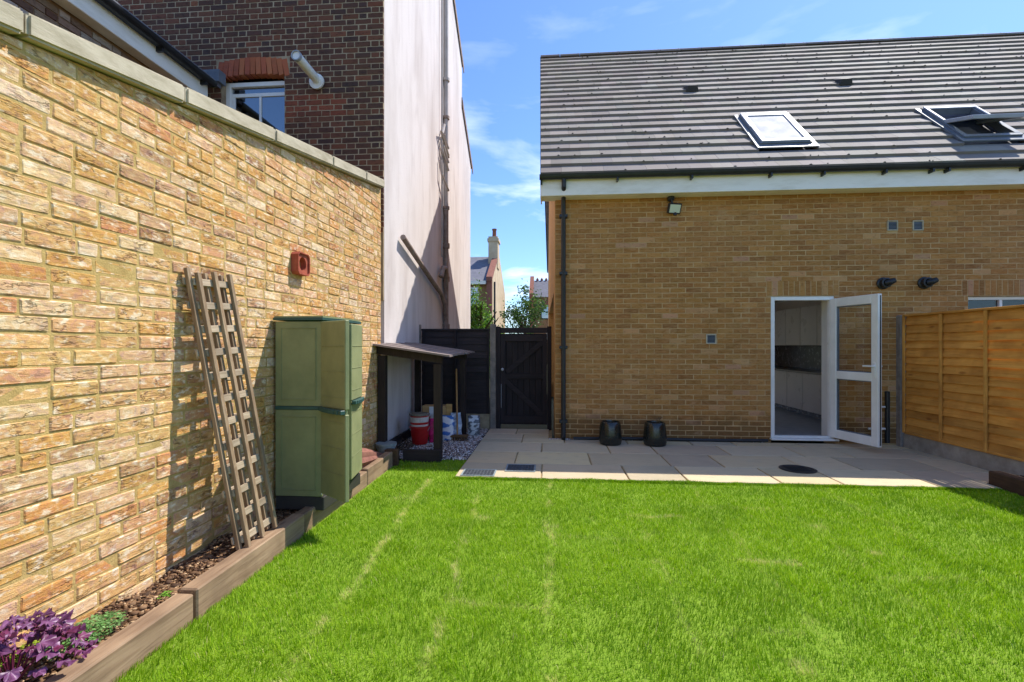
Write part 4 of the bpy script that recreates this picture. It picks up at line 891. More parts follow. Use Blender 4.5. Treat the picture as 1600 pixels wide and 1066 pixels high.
# ------------------------------------------------------------------ fences and gate
BY_ = 8.08
pf = thing('black_fence', (-1.65, BY_, -.05), 'black stained lap fence panel behind the lean-to shelter', 'fence')
for x0, x1 in [(-2.34, -2.22), (-1.02, -.92)]:
    m = MB(); m.box(x0, x1, BY_-.06, BY_+.05, -.1, 1.76, None, .012); m.build('concrete_post', 'concrete_post', pf, label='weathered concrete fence post')
MB().box(-2.22, -1.022, BY_-.022, BY_+.028, -.09, .24, None, .006).build('gravel_board', 'gravelboard', pf)
nb = 12
for k in range(nb):
    z0 = .243+k*.118; m = MB(); m.add([(-2.20, BY_-.02, z0), (-1.03, BY_-.02, z0), (-1.03, BY_-.004, z0+.135), (-2.20, BY_-.004, z0+.135), (-2.20, BY_+.0, z0), (-1.03, BY_+.0, z0), (-1.03, BY_+.008, z0+.135), (-2.20, BY_+.008, z0+.135)], [(0, 1, 2, 3), (4, 7, 6, 5), (0, 4, 5, 1), (3, 2, 6, 7), (0, 3, 7, 4), (1, 5, 6, 2)]); m.build('slat', 'black_timber', pf)
for x in (-2.19, -1.63, -1.065): MB().box(x, x+.035, BY_-.045, BY_-.021, .245, 1.65, None, .003).build('batten', 'black_timber_v', pf)
MB().box(-2.2, -1.03, BY_-.04, BY_+.03, 1.652, 1.685, None, .004).build('capping', 'black_timber', pf)
ga = thing('garden_gate', (-.44, BY_, 0), 'black timber side gate with diagonal braces beside the house', 'gate')
GX0, GX1 = -.84, -.06
nb = 8
for k in range(nb): x0 = GX0+(GX1-GX0)*k/nb; MB().box(x0+.001, x0+(GX1-GX0)/nb-.001, BY_, BY_+.02, .07, 1.60, None, .004).build('board', 'black_timber_v', ga)
MB().box(GX0, GX1, BY_+.021, BY_+.03, .07, 1.60).build('backing', 'black_timber', ga)
for z0, z1 in [(.10, .22), (.84, .93), (1.47, 1.57)]: MB().box(GX0+.0, GX1, BY_-.03, BY_-.001, z0, z1, None, .003).build('ledge', 'black_timber', ga)
for a, b in [((GX0+.10, .95), (GX1-.07, 1.46)), ((GX0+.06, .83), (GX1-.06, .23))]: m = MB(); m.bar((a[0], BY_-.015, a[1]), (b[0], BY_-.015, b[1]), .026, .085, (0, 0, 1)); m.build('brace', 'black_timber', ga)
for x0, x1 in [(GX0-.0, GX0+.075), (GX1-.07, GX1)]: MB().box(x0, x1, BY_-.034, BY_-.0315, .08, 1.59).box(x0, x1, BY_-.031, BY_-.002, .23, .83).box(x0, x1, BY_-.031, BY_-.002, .94, 1.46).build('stile', 'black_timber_v', ga)
MB().box(GX0-.07, GX1+.06, BY_-.02, BY_+.03, 1.61, 1.70, None, .004).build('head_rail', 'black_timber', ga)
for x0, x1 in [(GX0-.078, GX0-.002), (GX1+.002, GX1+.075)]: MB().box(x0, x1, BY_-.04, BY_+.04, -.03, 1.72, None, .004).build('gate_post', 'black_timber_v', ga)
MB().lathe([(.008, 0), (.008, .03), (.022, .035), (.024, .05), (.012, .06)], (GX0+.035, BY_-.035, 1.0), 14, (0, -1, 0)).build('knob', 'alu_light', ga, True)
MB().box(GX0+.008, GX0+.014, BY_-.036, BY_-.034, .35, .75).build('latch', 'alu_light', ga)
# right fence, orange lap panels
FA, FB = Vector((4.88, 7.16, 0)), Vector((5.06, 1.6, 0)); fd = (FB-FA).normalized(); fn = Vector((-fd.y, fd.x, 0))
if fn.x > 0: fn = -fn
def fp(s, z, out=0.0): return FA+fd*s+fn*out+Vector((0, 0, z))
rf = thing('orange_fence', tuple(fp(1, -.05)), 'new orange timber lap fence on concrete boards at the right', 'fence')
def fbox(m, s0, s1, o0, o1, z0, z1, bev=.0):
    mt = Matrix(((fd.x, fn.x, 0, FA.x), (fd.y, fn.y, 0, FA.y), (0, 0, 1, 0), (0, 0, 0, 1))); return m.box(s0, s1, o0, o1, z0, z1, mt, bev)
for pi in range(3):
    a = .12+pi*1.93; b = a+1.82
    fbox(MB(), a-.11, a-.01, -.05, .055, -.1, 1.82, .012).build('concrete_post', 'concrete_post', rf)
    fbox(MB(), a-.008, b+.008, -.02, .025, -.1, .19, .006).build('gravel_board', 'concrete', rf)
    z = .215; rr = random.Random(pi)
    for k in range(15):
        h = .104; w1, w2 = rr.uniform(-.007, .007), rr.uniform(-.007, .007); n = 6; v = []; f = []
        for i in range(n+1):
            t = i/n; s = a+.012+(b-a-.024)*t; wav = .004*math.sin(t*9+k)+w1*(1-t)+w2*t; v += [fp(s, z+wav, .026), fp(s, z+h+.022, -.002), fp(s, z+h+.022, -.008), fp(s, z+wav, .014)]
        for i in range(n):
            for j in range(4): f.append((i*4+j, i*4+(j+1) % 4, i*4+4+(j+1) % 4, i*4+4+j))
        f += [(0, 1, 2, 3), (n*4, n*4+3, n*4+2, n*4+1)]
        MB().add(v, f).build('slat', 'orange_board', rf); z += h
    for s in (a, a+.60, a+1.20, b-.04): fbox(MB(), s, s+.036, .027, .048, .2, 1.795, .003).build('batten', 'orange_batten', rf)
    fbox(MB(), a, b, -.02, .048, 1.797, 1.825, .004).build('capping', 'orange_board', rf); fbox(MB(), a+.037, b-.041, .027, .045, .192, .222, .003).build('bottom_rail', 'orange_board', rf)

# ------------------------------------------------------------------ beds, sleepers, soil
r7 = random.Random(14)
def sleeper(x, y0, y1, zt, mat, lab, w=.09, ang=0.0, z0=-.09):
    m = MB(); m.box(-w/2, w/2, 0, y1-y0, z0, zt, Matrix.Translation((x, y0, 0)) @ Matrix.Rotation(ang, 4, 'Z'), .008); o = m.build('timber_sleeper', mat); tag(o, lab, 'sleeper', 'timber edging around the flower beds'); return o
sleeper(-1.86, -.6, 2.33, .125, 'sleeper_wood', 'long weathered sleeper edging the bed nearest the camera, beside the purple plant', .10, .006)
sleeper(-1.872, 2.345, 3.46, .14, 'sleeper_wood', 'weathered sleeper edging the bed below the leaning trellis', .10, .012)
sleeper(-1.892, 3.475, 4.72, .13, 'sleeper_wood', 'weathered sleeper below the green storage cabinet', .09, .0)
sleeper(-1.895, 4.735, 5.52, .15, 'sleeper_wood', 'short pale sleeper at the far end of the left bed, before the shelter', .09, .004)
sleeper(4.49, .5, 5.25, .13, 'sleeper_dark', 'dark sleeper edging the right bed beside the fence', .12, .0)
o = MB().box(-1.96, -1.80, 5.535, 5.61, -.09, .17, None, .008).build('timber_sleeper', 'sleeper_dark'); tag(o, 'short dark end timber closing the left bed by the shelter', 'sleeper', 'timber edging around the flower beds')
def soil(name, x0, x1, y0, y1, z, lab, nx, ny):
    v = []; f = []; r = random.Random(3)
    for j in range(ny+1):
        for i in range(nx+1):
            x = x0+(x1-x0)*i/nx; y = y0+(y1-y0)*j/ny; v.append((x, y, z+.02*math.sin(x*9+y*5)+.012*math.sin(y*17)+r.uniform(-.012, .012)))
    for j in range(ny):
        for i in range(nx): a = j*(nx+1)+i; f.append((a, a+1, a+nx+2, a+nx+1))
    o = MB().add(v, f).build(name, 'soil_base'); tag(o, lab, 'soil', kind='structure')
soil('flower_bed', -2.36, -1.90, -.6, 5.52, .075, 'bare brown soil of the bed along the brick wall', 14, 150)
soil('flower_bed', 4.56, 5.1, .5, 5.24, .06, 'dark soil of the bed along the right fence', 10, 80)
ICO = None
def stones(n, xy, zf, size, pal, name, lab, cat, mat='stone', seed=1, flat=.6, elong=1.0):
    rg = np.random.default_rng(seed); bm = bmesh.new(); bmesh.ops.create_icosphere(bm, subdivisions=1, radius=1); bv = np.array([v.co[:] for v in bm.verts]); bm.verts.index_update(); bf = np.array([[v.index for v in f.verts] for f in bm.faces]); bm.free()
    P = np.array([xy(rg) for _ in range(n)]); s = rg.uniform(size[0], size[1], n)**1
    V = np.repeat(bv[None], n, 0)*(1+rg.normal(0, .16, (n, len(bv), 1))); V = V*np.stack([s*rg.uniform(.7, 1.3, n)*elong, s*rg.uniform(.7, 1.2, n), s*flat*rg.uniform(.7, 1.2, n)], 1)[:, None, :]
    a = rg.uniform(0, 6.28, n); ca, sa = np.cos(a)[:, None], np.sin(a)[:, None]
    X, Y = V[..., 0]*ca-V[..., 1]*sa, V[..., 0]*sa+V[..., 1]*ca; V = np.stack([X+P[:, 0:1], Y+P[:, 1:2], V[..., 2]+np.array([zf(*q) for q in P])[:, None]], 2)
    F = (bf[None]+(np.arange(n)*len(bv))[:, None, None]).reshape(-1, 3)
    pc = np.array([c[:3] for c in pal]); C = pc[rg.integers(0, len(pc), n)]*rg.uniform(.75, 1.2, (n, 1)); C = np.repeat(C[:, None], len(bv), 1).reshape(-1, 3)
    o = npmesh(name, V.reshape(-1, 3), F, mat, C); return tag(o, lab, cat, kind='stuff')
bz = lambda x, y: .085+.02*math.sin(x*9+y*5)+.012*math.sin(y*17)
stones(11000, lambda g: (g.uniform(-2.25, -1.91), g.uniform(.9, 5.5)), bz, (.003, .010), [lin(116, 86, 60), lin(92, 66, 48), lin(146, 112, 80), lin(72, 52, 40), lin(182, 152, 116), lin(126, 96, 66)], 'soil_crumbs', 'crumbs of earth and bark lying on the left bed', 'soil', seed=4, elong=1.4, flat=.5)
stones(420, lambda g: (g.uniform(-2.24, -1.92), g.uniform(.9, 5.5)), bz, (.010, .022), [lin(104, 78, 56), lin(134, 104, 76), lin(80, 60, 46)], 'soil_clods', 'larger clods and bark chips on the left bed', 'soil', seed=14, elong=1.3, flat=.6)
stones(1200, lambda g: (g.uniform(4.56, 4.95), g.uniform(3.5, 5.3)), lambda x, y: .075, (.005, .016), [lin(100, 74, 54), lin(70, 52, 40)], 'soil_crumbs', 'crumbs of earth on the right bed', 'soil', seed=6)
gs = sheet('gravel_bed', -2.3, -1.03, 5.9, 8.1, -.02, 'dark_tarmac'); tag(gs, 'gravelled ground under the lean-to shelter', 'gravel')
GP = [lin(206, 194, 186), lin(170, 152, 148), lin(226, 218, 212), lin(140, 118, 110), lin(188, 162, 140), lin(112, 98, 96)]
stones(6500, lambda g: (g.uniform(-2.2, -1.035), g.uniform(5.84, 8.02)), lambda x, y: -.008, (.007, .015), GP, 'gravel', 'mixed pink and grey gravel under the shelter', 'gravel', seed=8, flat=.8)
stones(520, lambda g: (g.uniform(-.02, .30) if g.random() < .5 else g.uniform(.3, 3.1), g.uniform(7.205, 7.245)), lambda x, y: .0, (.006, .012), GP[1:], 'gravel', 'thin strip of gravel along the foot of the house wall', 'gravel', seed=9, flat=.8)

# ------------------------------------------------------------------ trellises
def trellis(lab, off, s0, n=12, shift=0.0):
    # runs up from the sleeper to the wall
    bx, by, bz_, tx, ty, tz = -1.885+off, 3.01+shift, .145, -2.155+off, 2.92+shift, 1.86
    a, b = Vector((bx, by, bz_)), Vector((tx, ty, tz)); up = (b-a).normalized(); L = (b-a).length; side = Vector((.02, 1, 0)); side = (side-up*side.dot(up)).normalized(); out = side.cross(up).normalized()
    if out.x < 0: out = -out
    t = thing('trellis', tuple(a), lab, 'trellis', 'wooden trellises leaning on the brick wall')
    for k in (-1, 0, 1): m = MB(); m.bar(a+side*.145*k+up*s0, b+side*.145*k+up*(s0+r7.uniform(-.01, .02)), .030, .024, out); m.build('stile', 'trellis_wood', t)
    for k in range(n):
        c = a+up*(s0+.06+(L-.12)*k/(n-1))-out*.0205
        m = MB(); m.bar(c-side*.168, c+side*.168, .014, .044, up); m.build('rung', 'trellis_rung', t)
trellis('three-rail wooden trellis leaning in front against the brick wall', .0, 0.0)
trellis('second wooden trellis propped behind the front one, against the bricks', -.04, -.0, shift=-.032)

# ------------------------------------------------------------------ storage cabinet
CB = thing('storage_cabinet', (-2.0, 4.0, .12), 'tall green plastic garden cabinet with its doors ajar', 'cabinet')
CX0, CX1, CY0, CY1, CZ0, CZ1 = -2.175, -1.79, 3.64, 4.38, .21, 1.60; CM = .905
def cpanel(m, fm, w, z0, z1, t=.025):    # panel in local x/z with a raised field; front towards -y
    m.box(0, w, -t, 0, z0, z1, fm, .004)
    for q in [(.045, w-.045, z0+.05, z0+.058), (.045, w-.045, z1-.058, z1-.05), (.045, .053, z0+.058, z1-.058), (w-.053, w-.045, z0+.058, z1-.058)]: m.box(q[0], q[1], -t-.006, -t+.001, q[2], q[3], fm, .002)
side = Matrix.Translation((CX0, CY0+.025, 0))
for z0, z1 in [(CZ0, CM-.012), (CM+.016, CZ1-.01)]: m = MB(); cpanel(m, side, CX1-CX0-.004, z0, z1); m.build('side_panel', 'green_plastic', CB)
MB().box(CX0, CX1-.002, CY0-.006, CY0+.02, CM-.011, CM+.015, None, .003).build('belt', 'green_trim', CB)
MB().box(CX0, CX1, CY1-.025, CY1, CZ0, CZ1-.01).build('side_panel', 'green_plastic', CB); MB().box(CX0-.004, CX0+.02, CY0+.026, CY1-.026, CZ0, CZ1-.01).build('back_panel', 'green_plastic', CB)
MB().box(CX0+.021, CX1-.01, CY0+.026, CY1-.026, CM-.01, CM+.01).build('shelf', 'green_trim', CB); MB().box(CX0, CX1+.012, CY0+.004, CY1-.004, .10, CZ0-.002, None, .006).build('base', 'grey_plastic', CB)
m = MB(); n = 10    # roof with a bowed front
top = [(CX0-.01, CY1+.015), (CX0-.01, CY0-.015)]+[(CX1+.012+.04*math.sin(math.pi*k/n), CY0-.015+(CY1-CY0+.03)*k/n) for k in range(n+1)]
m.poly([(x, y, CZ1) for x, y in top], (0, 0, .02)); m.build('roof', 'green_trim', CB)
m = MB(); m.poly([(x*.985-.03, (y-4.01)*.97+4.01, CZ1+.02) for x, y in top], (0, 0, .012)); m.build('roof_cap', 'green_plastic', CB)
def cdoor(hx_, hy, th, w, sgn, lab):
    d = Vector((math.sin(th), sgn*math.cos(th), 0)); o = Vector((math.cos(th), -sgn*math.sin(th), 0))   # along the leaf, outward normal
    fm = Matrix(((d.x, -o.x, 0, hx_), (d.y, -o.y, 0, hy), (0, 0, 1, 0), (0, 0, 0, 1)))
    m = MB(); z0, z1 = CZ0+.03, CZ1-.012; nn = 6
    for zz0, zz1 in [(z0, CM-.018), (CM+.018, z1)]: m.box(0, w, -.022, .012, zz0, zz1, fm, .005)
    m.box(.01, w-.01, -.014, .006, CM-.0175, CM+.0175, fm); dr = m.build('door', 'green_plastic', CB, label=lab)
    m = MB()
    for k in range(1, 7): zz = z0+(z1-z0)*k/7; m.box(.01, w-.02, -.0255, -.0225, zz-.003, zz+.003, fm, .001)
    m.build('rib', 'green_plastic', dr)
    m = MB()
    for k in range(8):
        t0, t1 = k/8, (k+1)/8; b0 = .016+.035*math.sin(math.pi*min(1, t0*.55+.45)); m.box(w*t0, w*t1, -.022-.02-.028*math.sin(math.pi*t0*.9), -.0225, CM-.016, CM+.016, fm, .003)
    m.build('handle', 'green_trim', dr)
cdoor(CX1+.006, CY0+.01, rad(126), .36, 1, 'door swung wide open towards the camera'); cdoor(CX1+.006, CY1-.006, rad(8), .36, -1, 'far door standing slightly ajar')
for z0, z1 in [(CZ0+.02, CM-.03), (CM+.03, CZ1-.14)]: MB().box(CX1-.003, CX1+.003, CY0-.010, CY0-.002, z0, z1).build('gap_light_strip', 'label_white', CB)  # white strip painted as light showing through the hinge gap
MB().box(CX1-.12, CX1-.02, 3.98, 4.2, CZ0+.001, CZ0+.05).build('inner_tray', 'white_tub', CB)
# furled parasol in the bed
pa = thing('parasol', (-2.02, 5.0, .09), 'furled dusky pink parasol lying in the bed behind the cabinet', 'parasol')
ax = Vector((.04, .90, -.13)).normalized(); MB().lathe([(.02, 0), (.12, .02), (.135, .25), (.10, .6), (.05, .9), (.018, 1.08), (.006, 1.1)], (-2.03, 4.46, .26), 32, ax, .10).build('canopy', 'parasol_cloth', pa, True)
MB().tube([Vector((-2.03, 4.46, .26))-ax*.02, Vector((-2.03, 4.46, .26))-ax*.25], .018, 10).build('pole', 'alu_light', pa, True)

# ------------------------------------------------------------------ lean-to shelter
SHD = thing('lean_to_shelter', (-1.75, 6.7, -.02), 'low open black timber shelter with grey boarded roof', 'shelter')
sy0, sy1 = 5.78, 7.48
def rz(x): return 1.405-(x+2.2)*.145
for x, y, tx in [(-2.13, sy0, .095), (-1.43, sy0, .095), (-1.43, sy1, .09), (-2.16, sy1, .085)]: MB().box(x, x+tx, y, y+.09, -.03, rz(x+tx)-.105, None, .004).build('post', 'shed_post', SHD)
for y in (sy0-.003, sy1+.003):
    m = MB(); x0, x1 = -2.16, -1.325; m.add([(x0, y, rz(x0)-.1), (x1, y, rz(x1)-.1), (x1, y, rz(x1)-.005), (x0, y, rz(x0)-.005), (x0, y+.085, rz(x0)-.1), (x1, y+.085, rz(x1)-.1), (x1, y+.085, rz(x1)-.005), (x0, y+.085, rz(x0)-.005)], [(0, 1, 2, 3), (4, 7, 6, 5), (0, 4, 5, 1), (3, 2, 6, 7), (0, 3, 7, 4), (1, 5, 6, 2)]); m.build('beam', 'shed_post', SHD)
nb = 7
for k in range(nb):
    y0 = 5.66+(7.62-5.66)*k/nb; y1 = 5.66+(7.62-5.66)*(k+1)/nb-.006; m = MB(); x0, x1 = -2.185, -1.21+r7.uniform(-.012, .012); zo = r7.uniform(-.004, .004)+.004*k
    m.add([(x0, y0, rz(x0)+zo), (x1, y0, rz(x1)+zo), (x1, y1, rz(x1)+zo), (x0, y1, rz(x0)+zo), (x0, y0, rz(x0)+.022+zo), (x1, y0, rz(x1)+.022+zo), (x1, y1, rz(x1)+.022+zo), (x0, y1, rz(x0)+.022+zo)], [(3, 2, 1, 0), (4, 5, 6, 7), (0, 1, 5, 4), (1, 2, 6, 5), (2, 3, 7, 6), (3, 0, 4, 7)]); m.build('roof_board', 'shed_roof', SHD)
MB().box(-1.80, -1.335, sy0-.045, sy0-.004, -.03, .13, None, .004).build('kick_board', 'black_timber', SHD); MB().box(-2.17, -2.14, sy0+.1, sy1, .0, .12).build('bottom_rail', 'black_timber', SHD)
# things under it
def pail(name, c, r0, r1, h, mat, lab, cat, rim=None, bail=True, inner='hole_shade_black'):
    t = thing(name, c, lab, cat); x, y, z = c
    MB().lathe([(r0, z), (r0+.002, z+.005), (r1, z+h), (r1+.008, z+h), (r1+.008, z+h-.015), (r1+.002, z+h-.015)][:4], (x, y, 0), 28).build('body', mat, t, True)
    MB().lathe([(r1+.001, z+h-.02), (r1+.010, z+h-.02), (r1+.010, z+h+.002), (r1-.004, z+h+.002), (r1-.004, z+h-.02)], (x, y, 0), 28).build('rim', rim or mat, t, True)
    if bail: MB().tube([(x+(r1+.01)*math.cos(a), y-(r1*.35)*math.sin(a)-.01, z+h-.01-.10*math.sin(a)) for a in [math.pi*k/12 for k in range(13)]], .004, 6).build('handle', 'alu_light', t, True)
    return t
pail('bucket', (-2.0, 5.72, .0), .085, .115, .21, 'galvanised', 'dull galvanised bucket at the foot of the shelter post', 'bucket')
pail('tub', (-1.86, 6.72, .005), .105, .135, .25, 'red_tub', 'red plastic builder tub standing on the gravel', 'tub', 'red_tub')
t = pail('paint_pot', (-1.865, 6.72, .258), .12, .135, .17, 'white_tub', 'white paint pot with dirty rim stacked on the red tub', 'paint pot', 'tub_dirt', False)
MB().lathe([(.1262, .285), (.1285, .315)], (-1.865, 6.72, 0), 28).build('red_band', 'red_tub', t, True); MB().lathe([(.1315, .385), (.1345, .412)], (-1.865, 6.72, 0), 28).build('red_band', 'red_tub', t, True)
MB().lathe([(.12, .425), (.11, .44), (.05, .445), (.001, .44)], (-1.865, 6.72, 0), 20).build('lid', 'tub_dirt', t, True)
def sack(c, w, d, h, mat, lab, seed, ang=0.0, tilt=0.0):
    rr = random.Random(seed); nx, nz = 14, 9; v = []; f = []
    mt = Matrix.Translation(c) @ Matrix.Rotation(ang, 4, 'Z') @ Matrix.Rotation(tilt, 4, 'X')
    for j in range(nz+1):
        t = j/nz; k = math.sin(math.pi*min(1, .12+t*.80))**.45; dd = d*(k if t < .75 else k*(1-(t-.75)*3.2)+.02)
        for i in range(nx):
            a = 2*math.pi*i/nx; cx, sx = math.cos(a), math.sin(a); e = .6
            x = w/2*(abs(cx)**e)*(1 if cx > 0 else -1)*(.92+.08*k); y = max(dd, .012)/2*(abs(sx)**e)*(1 if sx > 0 else -1)
            v.append(mt @ Vector((x+rr.uniform(-.008, .008), y+rr.uniform(-.008, .008), h*t+rr.uniform(-.006, .006)*(0 < t))))
    for j in range(nz):
        for i in range(nx): f.append((j*nx+i, j*nx+(i+1) % nx, (j+1)*nx+(i+1) % nx, (j+1)*nx+i))
    f += [tuple(range(nx))[::-1], tuple(nz*nx+i for i in range(nx))]
    m = MB().add(v, f); o = m.build('sack', mat, None, True); tag(o, lab, 'sack')
sack((-1.665, 6.86, 0), .19, .13, .34, 'pink_bag', 'bright pink plastic sack beside the red tub', 1, .2); sack((-1.535, 7.02, 0), .22, .15, .36, 'blue_bag', 'blue and white printed sack behind the front post', 2, -.1, -.06)
sack((-1.42, 7.16, 0), .17, .12, .38, 'white_bag', 'pale crumpled sack leaning by the broom', 3, .5, -.12); sack((-1.20, 7.46, 0), .19, .15, .30, 'grey_bag', 'grey printed sack outside the shelter against the fence board', 4, .1)
sack((-1.72, 7.15, 0), .2, .14, .36, 'white_tub', 'dusty pale sack at the back of the shelter behind the tub', 5, -.2)
bx = thing('cardboard_box', (-1.78, 7.36, .0), 'open cardboard box standing at the back of the shelter', 'box')
MB().box(-1.97, -1.60, 7.26, 7.46, .0, .47).build('carton', 'cardboard', bx); MB().box(-1.597, -1.51, 7.26, 7.29, .0, .50, None, .004).build('flap', 'cut_wood', bx); MB().box(-1.86, -1.70, 7.252, 7.259, .31, .46).build('paper_label', 'label_white', bx)
br = thing('broom', (-1.25, 7.02, .0), 'wooden broom leaning upright with its head on the gravel', 'broom')
MB().tube([(-1.37, 6.99, .06), (-1.42, 7.2, .52), (-1.475, 7.44, 1.03)], .013, 10).build('handle', 'broom_wood', br, True); MB().box(-1.53, -1.21, 6.96, 7.02, .045, .085, None, .008).build('head', 'bristle', br)
m = MB(); rr = random.Random(4)
for k in range(70): x = -1.52+.30*k/69; m.bar((x, 6.965+.045*rr.random(), .046), (x+rr.uniform(-.012, .012), 6.955+.06*rr.random(), .003), .006, .006)
m.build('bristles', 'bristle', br)['kind'] = 'stuff'
# old roots and rope in the corner behind the galvanised bucket
m = MB(); rr = random.Random(9)
for k in range(16):
    p = Vector((-1.98+rr.uniform(-.12, .1), 6.35+rr.uniform(-.2, .2), .01)); pts = [p]
    for j in range(5): p = p+Vector((rr.uniform(-.07, .07), rr.uniform(-.06, .06), rr.uniform(-.01, .06) if j < 3 else rr.uniform(-.06, .0))); p.z = max(p.z, .006); pts.append(p)
    m.tube(pts, .006, 6)
o = m.build('dry_twigs', 'bark', None, True); tag(o, 'heap of dry brown twigs behind the galvanised bucket', 'twigs', kind='stuff')

# ------------------------------------------------------------------ glazed pots by the wall
def pot(x, y, lab, seedling):
    t = thing('plant_pot', (x, y, .001), lab, 'plant pot', 'glazed black pots by the house wall')
    MB().lathe([(.128, .0), (.15, .012), (.16, .06), (.158, .14), (.150, .24), (.138, .315), (.132, .325), (.120, .325), (.116, .31), (.122, .22)], (x, y, .001), 36).build('body', 'glazed_black', t, True); MB().lathe([(.118, .27), (.001, .275)], (x, y, .001), 24).build('compost', 'soil_base', t)
    m = MB(); m.lathe([(.1595, .05), (.164, .06), (.1595, .07)], (x, y, .001), 36)
    if seedling:
        m = MB(); m.tube([(x+.06, y, .27), (x+.065, y, .34), (x+.05, y, .40)], .004, 6); m.add([(x+.055, y, .36), (x+.11, y-.01, .40), (x+.075, y+.02, .385)], [(0, 1, 2)]); m.add([(x+.06, y, .34), (x-.0, y-.02, .37), (x+.03, y+.02, .36)], [(0, 1, 2)]); m.build('seedling', 'bark', t, label='thin dry seedling')
pot(.845, 6.90, 'glazed black pot nearer the downpipe, empty', False); pot(1.46, 6.88, 'glazed black pot nearer the door with a dry seedling', True)

# ------------------------------------------------------------------ plants
hp = thing('purple_heuchera', (-2.04, 1.70, .10), 'purple ruffled-leaf plant in the near corner of the bed', 'plant')
def leaf_mesh(seed):
    rr = random.Random(seed); n = 20; v = [(0, 0, 0)]; f = []; ph = rr.random()*6
    for ring, rr_ in ((1, .5), (2, 1.0)):
        for k in range(n):
            a = -2.6+5.2*k/(n-1); lob = 1+.2*math.sin(a*3.5+ph)+.16*math.sin(a*9+ph); r = rr_*(.75+.25*math.cos(a))*(lob if ring == 2 else 1)
            v.append((r*math.cos(a)+.15, r*math.sin(a), (.30*math.sin(a*7+ph)+rr.uniform(-.08, .08))*ring/2-.12*(rr_**2)+.1*rr_))
    for k in range(n-1): f += [(0, 1+k, 2+k), (1+k, 1+n+k, 2+n+k), (1+k, 2+n+k, 2+k)]
    me = bpy.data.meshes.new('leaf'); me.from_pydata(v, [], f); me.polygons.foreach_set('use_smooth', [True]*len(f)); me.materials.append(M['purple_leaf']); return me
LM = [leaf_mesh(s) for s in range(4)]; r8 = random.Random(19)
for k in range(130):
    a = r8.uniform(0, 6.28); q = r8.random()**.6; c = Vector((-2.06+math.cos(a)*q*.20, 1.68+math.sin(a)*q*.24, .12+.20*(1-q*q)*r8.uniform(.5, 1.1)+.02))
    o = bpy.data.objects.new('leaf', LM[k % 4]); link(o, hp, c); o.scale = (r8.uniform(.022, .044),)*3
    o.rotation_euler = (r8.uniform(-.4, .4), r8.uniform(-.1, .9)*-1+r8.uniform(.0, .9), a+r8.uniform(-.5, .5))
m = MB()
for k in range(26): a = r8.uniform(0, 6.28); q = r8.random()*.17; m.tube([(-2.06, 1.68, .08), (-2.06+math.cos(a)*q*.5, 1.68+math.sin(a)*q*.5, .16), (-2.06+math.cos(a)*q, 1.68+math.sin(a)*q, .23)], .003, 5)
m.build('stems', 'stem', hp, True)
def tuft(x, y, z, n, spread, h, cols, name, lab, cat='plant', seed=1):
    rr = np.random.default_rng(seed); V = []; F = []; C = []
    for k in range(n):
        a = rr.uniform(0, 6.28); r = spread*rr.random()**.6; px, py = x+math.cos(a)*r*.8, y+math.sin(a)*r*1.4; hh = h*rr.uniform(.3, 1)*(1.1-r/spread*.6); l = rr.uniform(.008, .02); b = rr.uniform(0, 6.28); t = rr.uniform(-.4, .5)
        d = np.array([math.cos(b), math.sin(b), t])*l; s = np.array([-math.sin(b), math.cos(b), 0])*l*.32; p = np.array([px, py, z+hh]); n0 = len(V)
        V += [p-d*.2, p+d*.5+s, p+d, p+d*.5-s]; F += [(n0, n0+1, n0+2), (n0, n0+2, n0+3)]; c = np.array(cols[rr.integers(len(cols))][:3])*rr.uniform(.7, 1.2); C += [c]*4
    o = npmesh(name, V, F, 'leaf_green', C, None, (x, y, z)); return tag(o, lab, cat)
tuft(-2.08, 2.0, .085, 1100, .12, .07, [lin(112, 158, 84), lin(140, 176, 110), lin(90, 134, 70)], 'creeping_weed', 'low feathery green plant between the purple plant and the bare soil', seed=2)
tuft(-2.2, 1.86, .085, 300, .07, .06, [lin(140, 170, 40), lin(170, 190, 60)], 'creeping_weed', 'yellow green weed against the foot of the brick wall', seed=3)
tuft(-2.0, 2.35, .085, 60, .03, .03, [lin(120, 170, 60)], 'creeping_weed', 'tiny bright green seedling on the bare soil', seed=5)

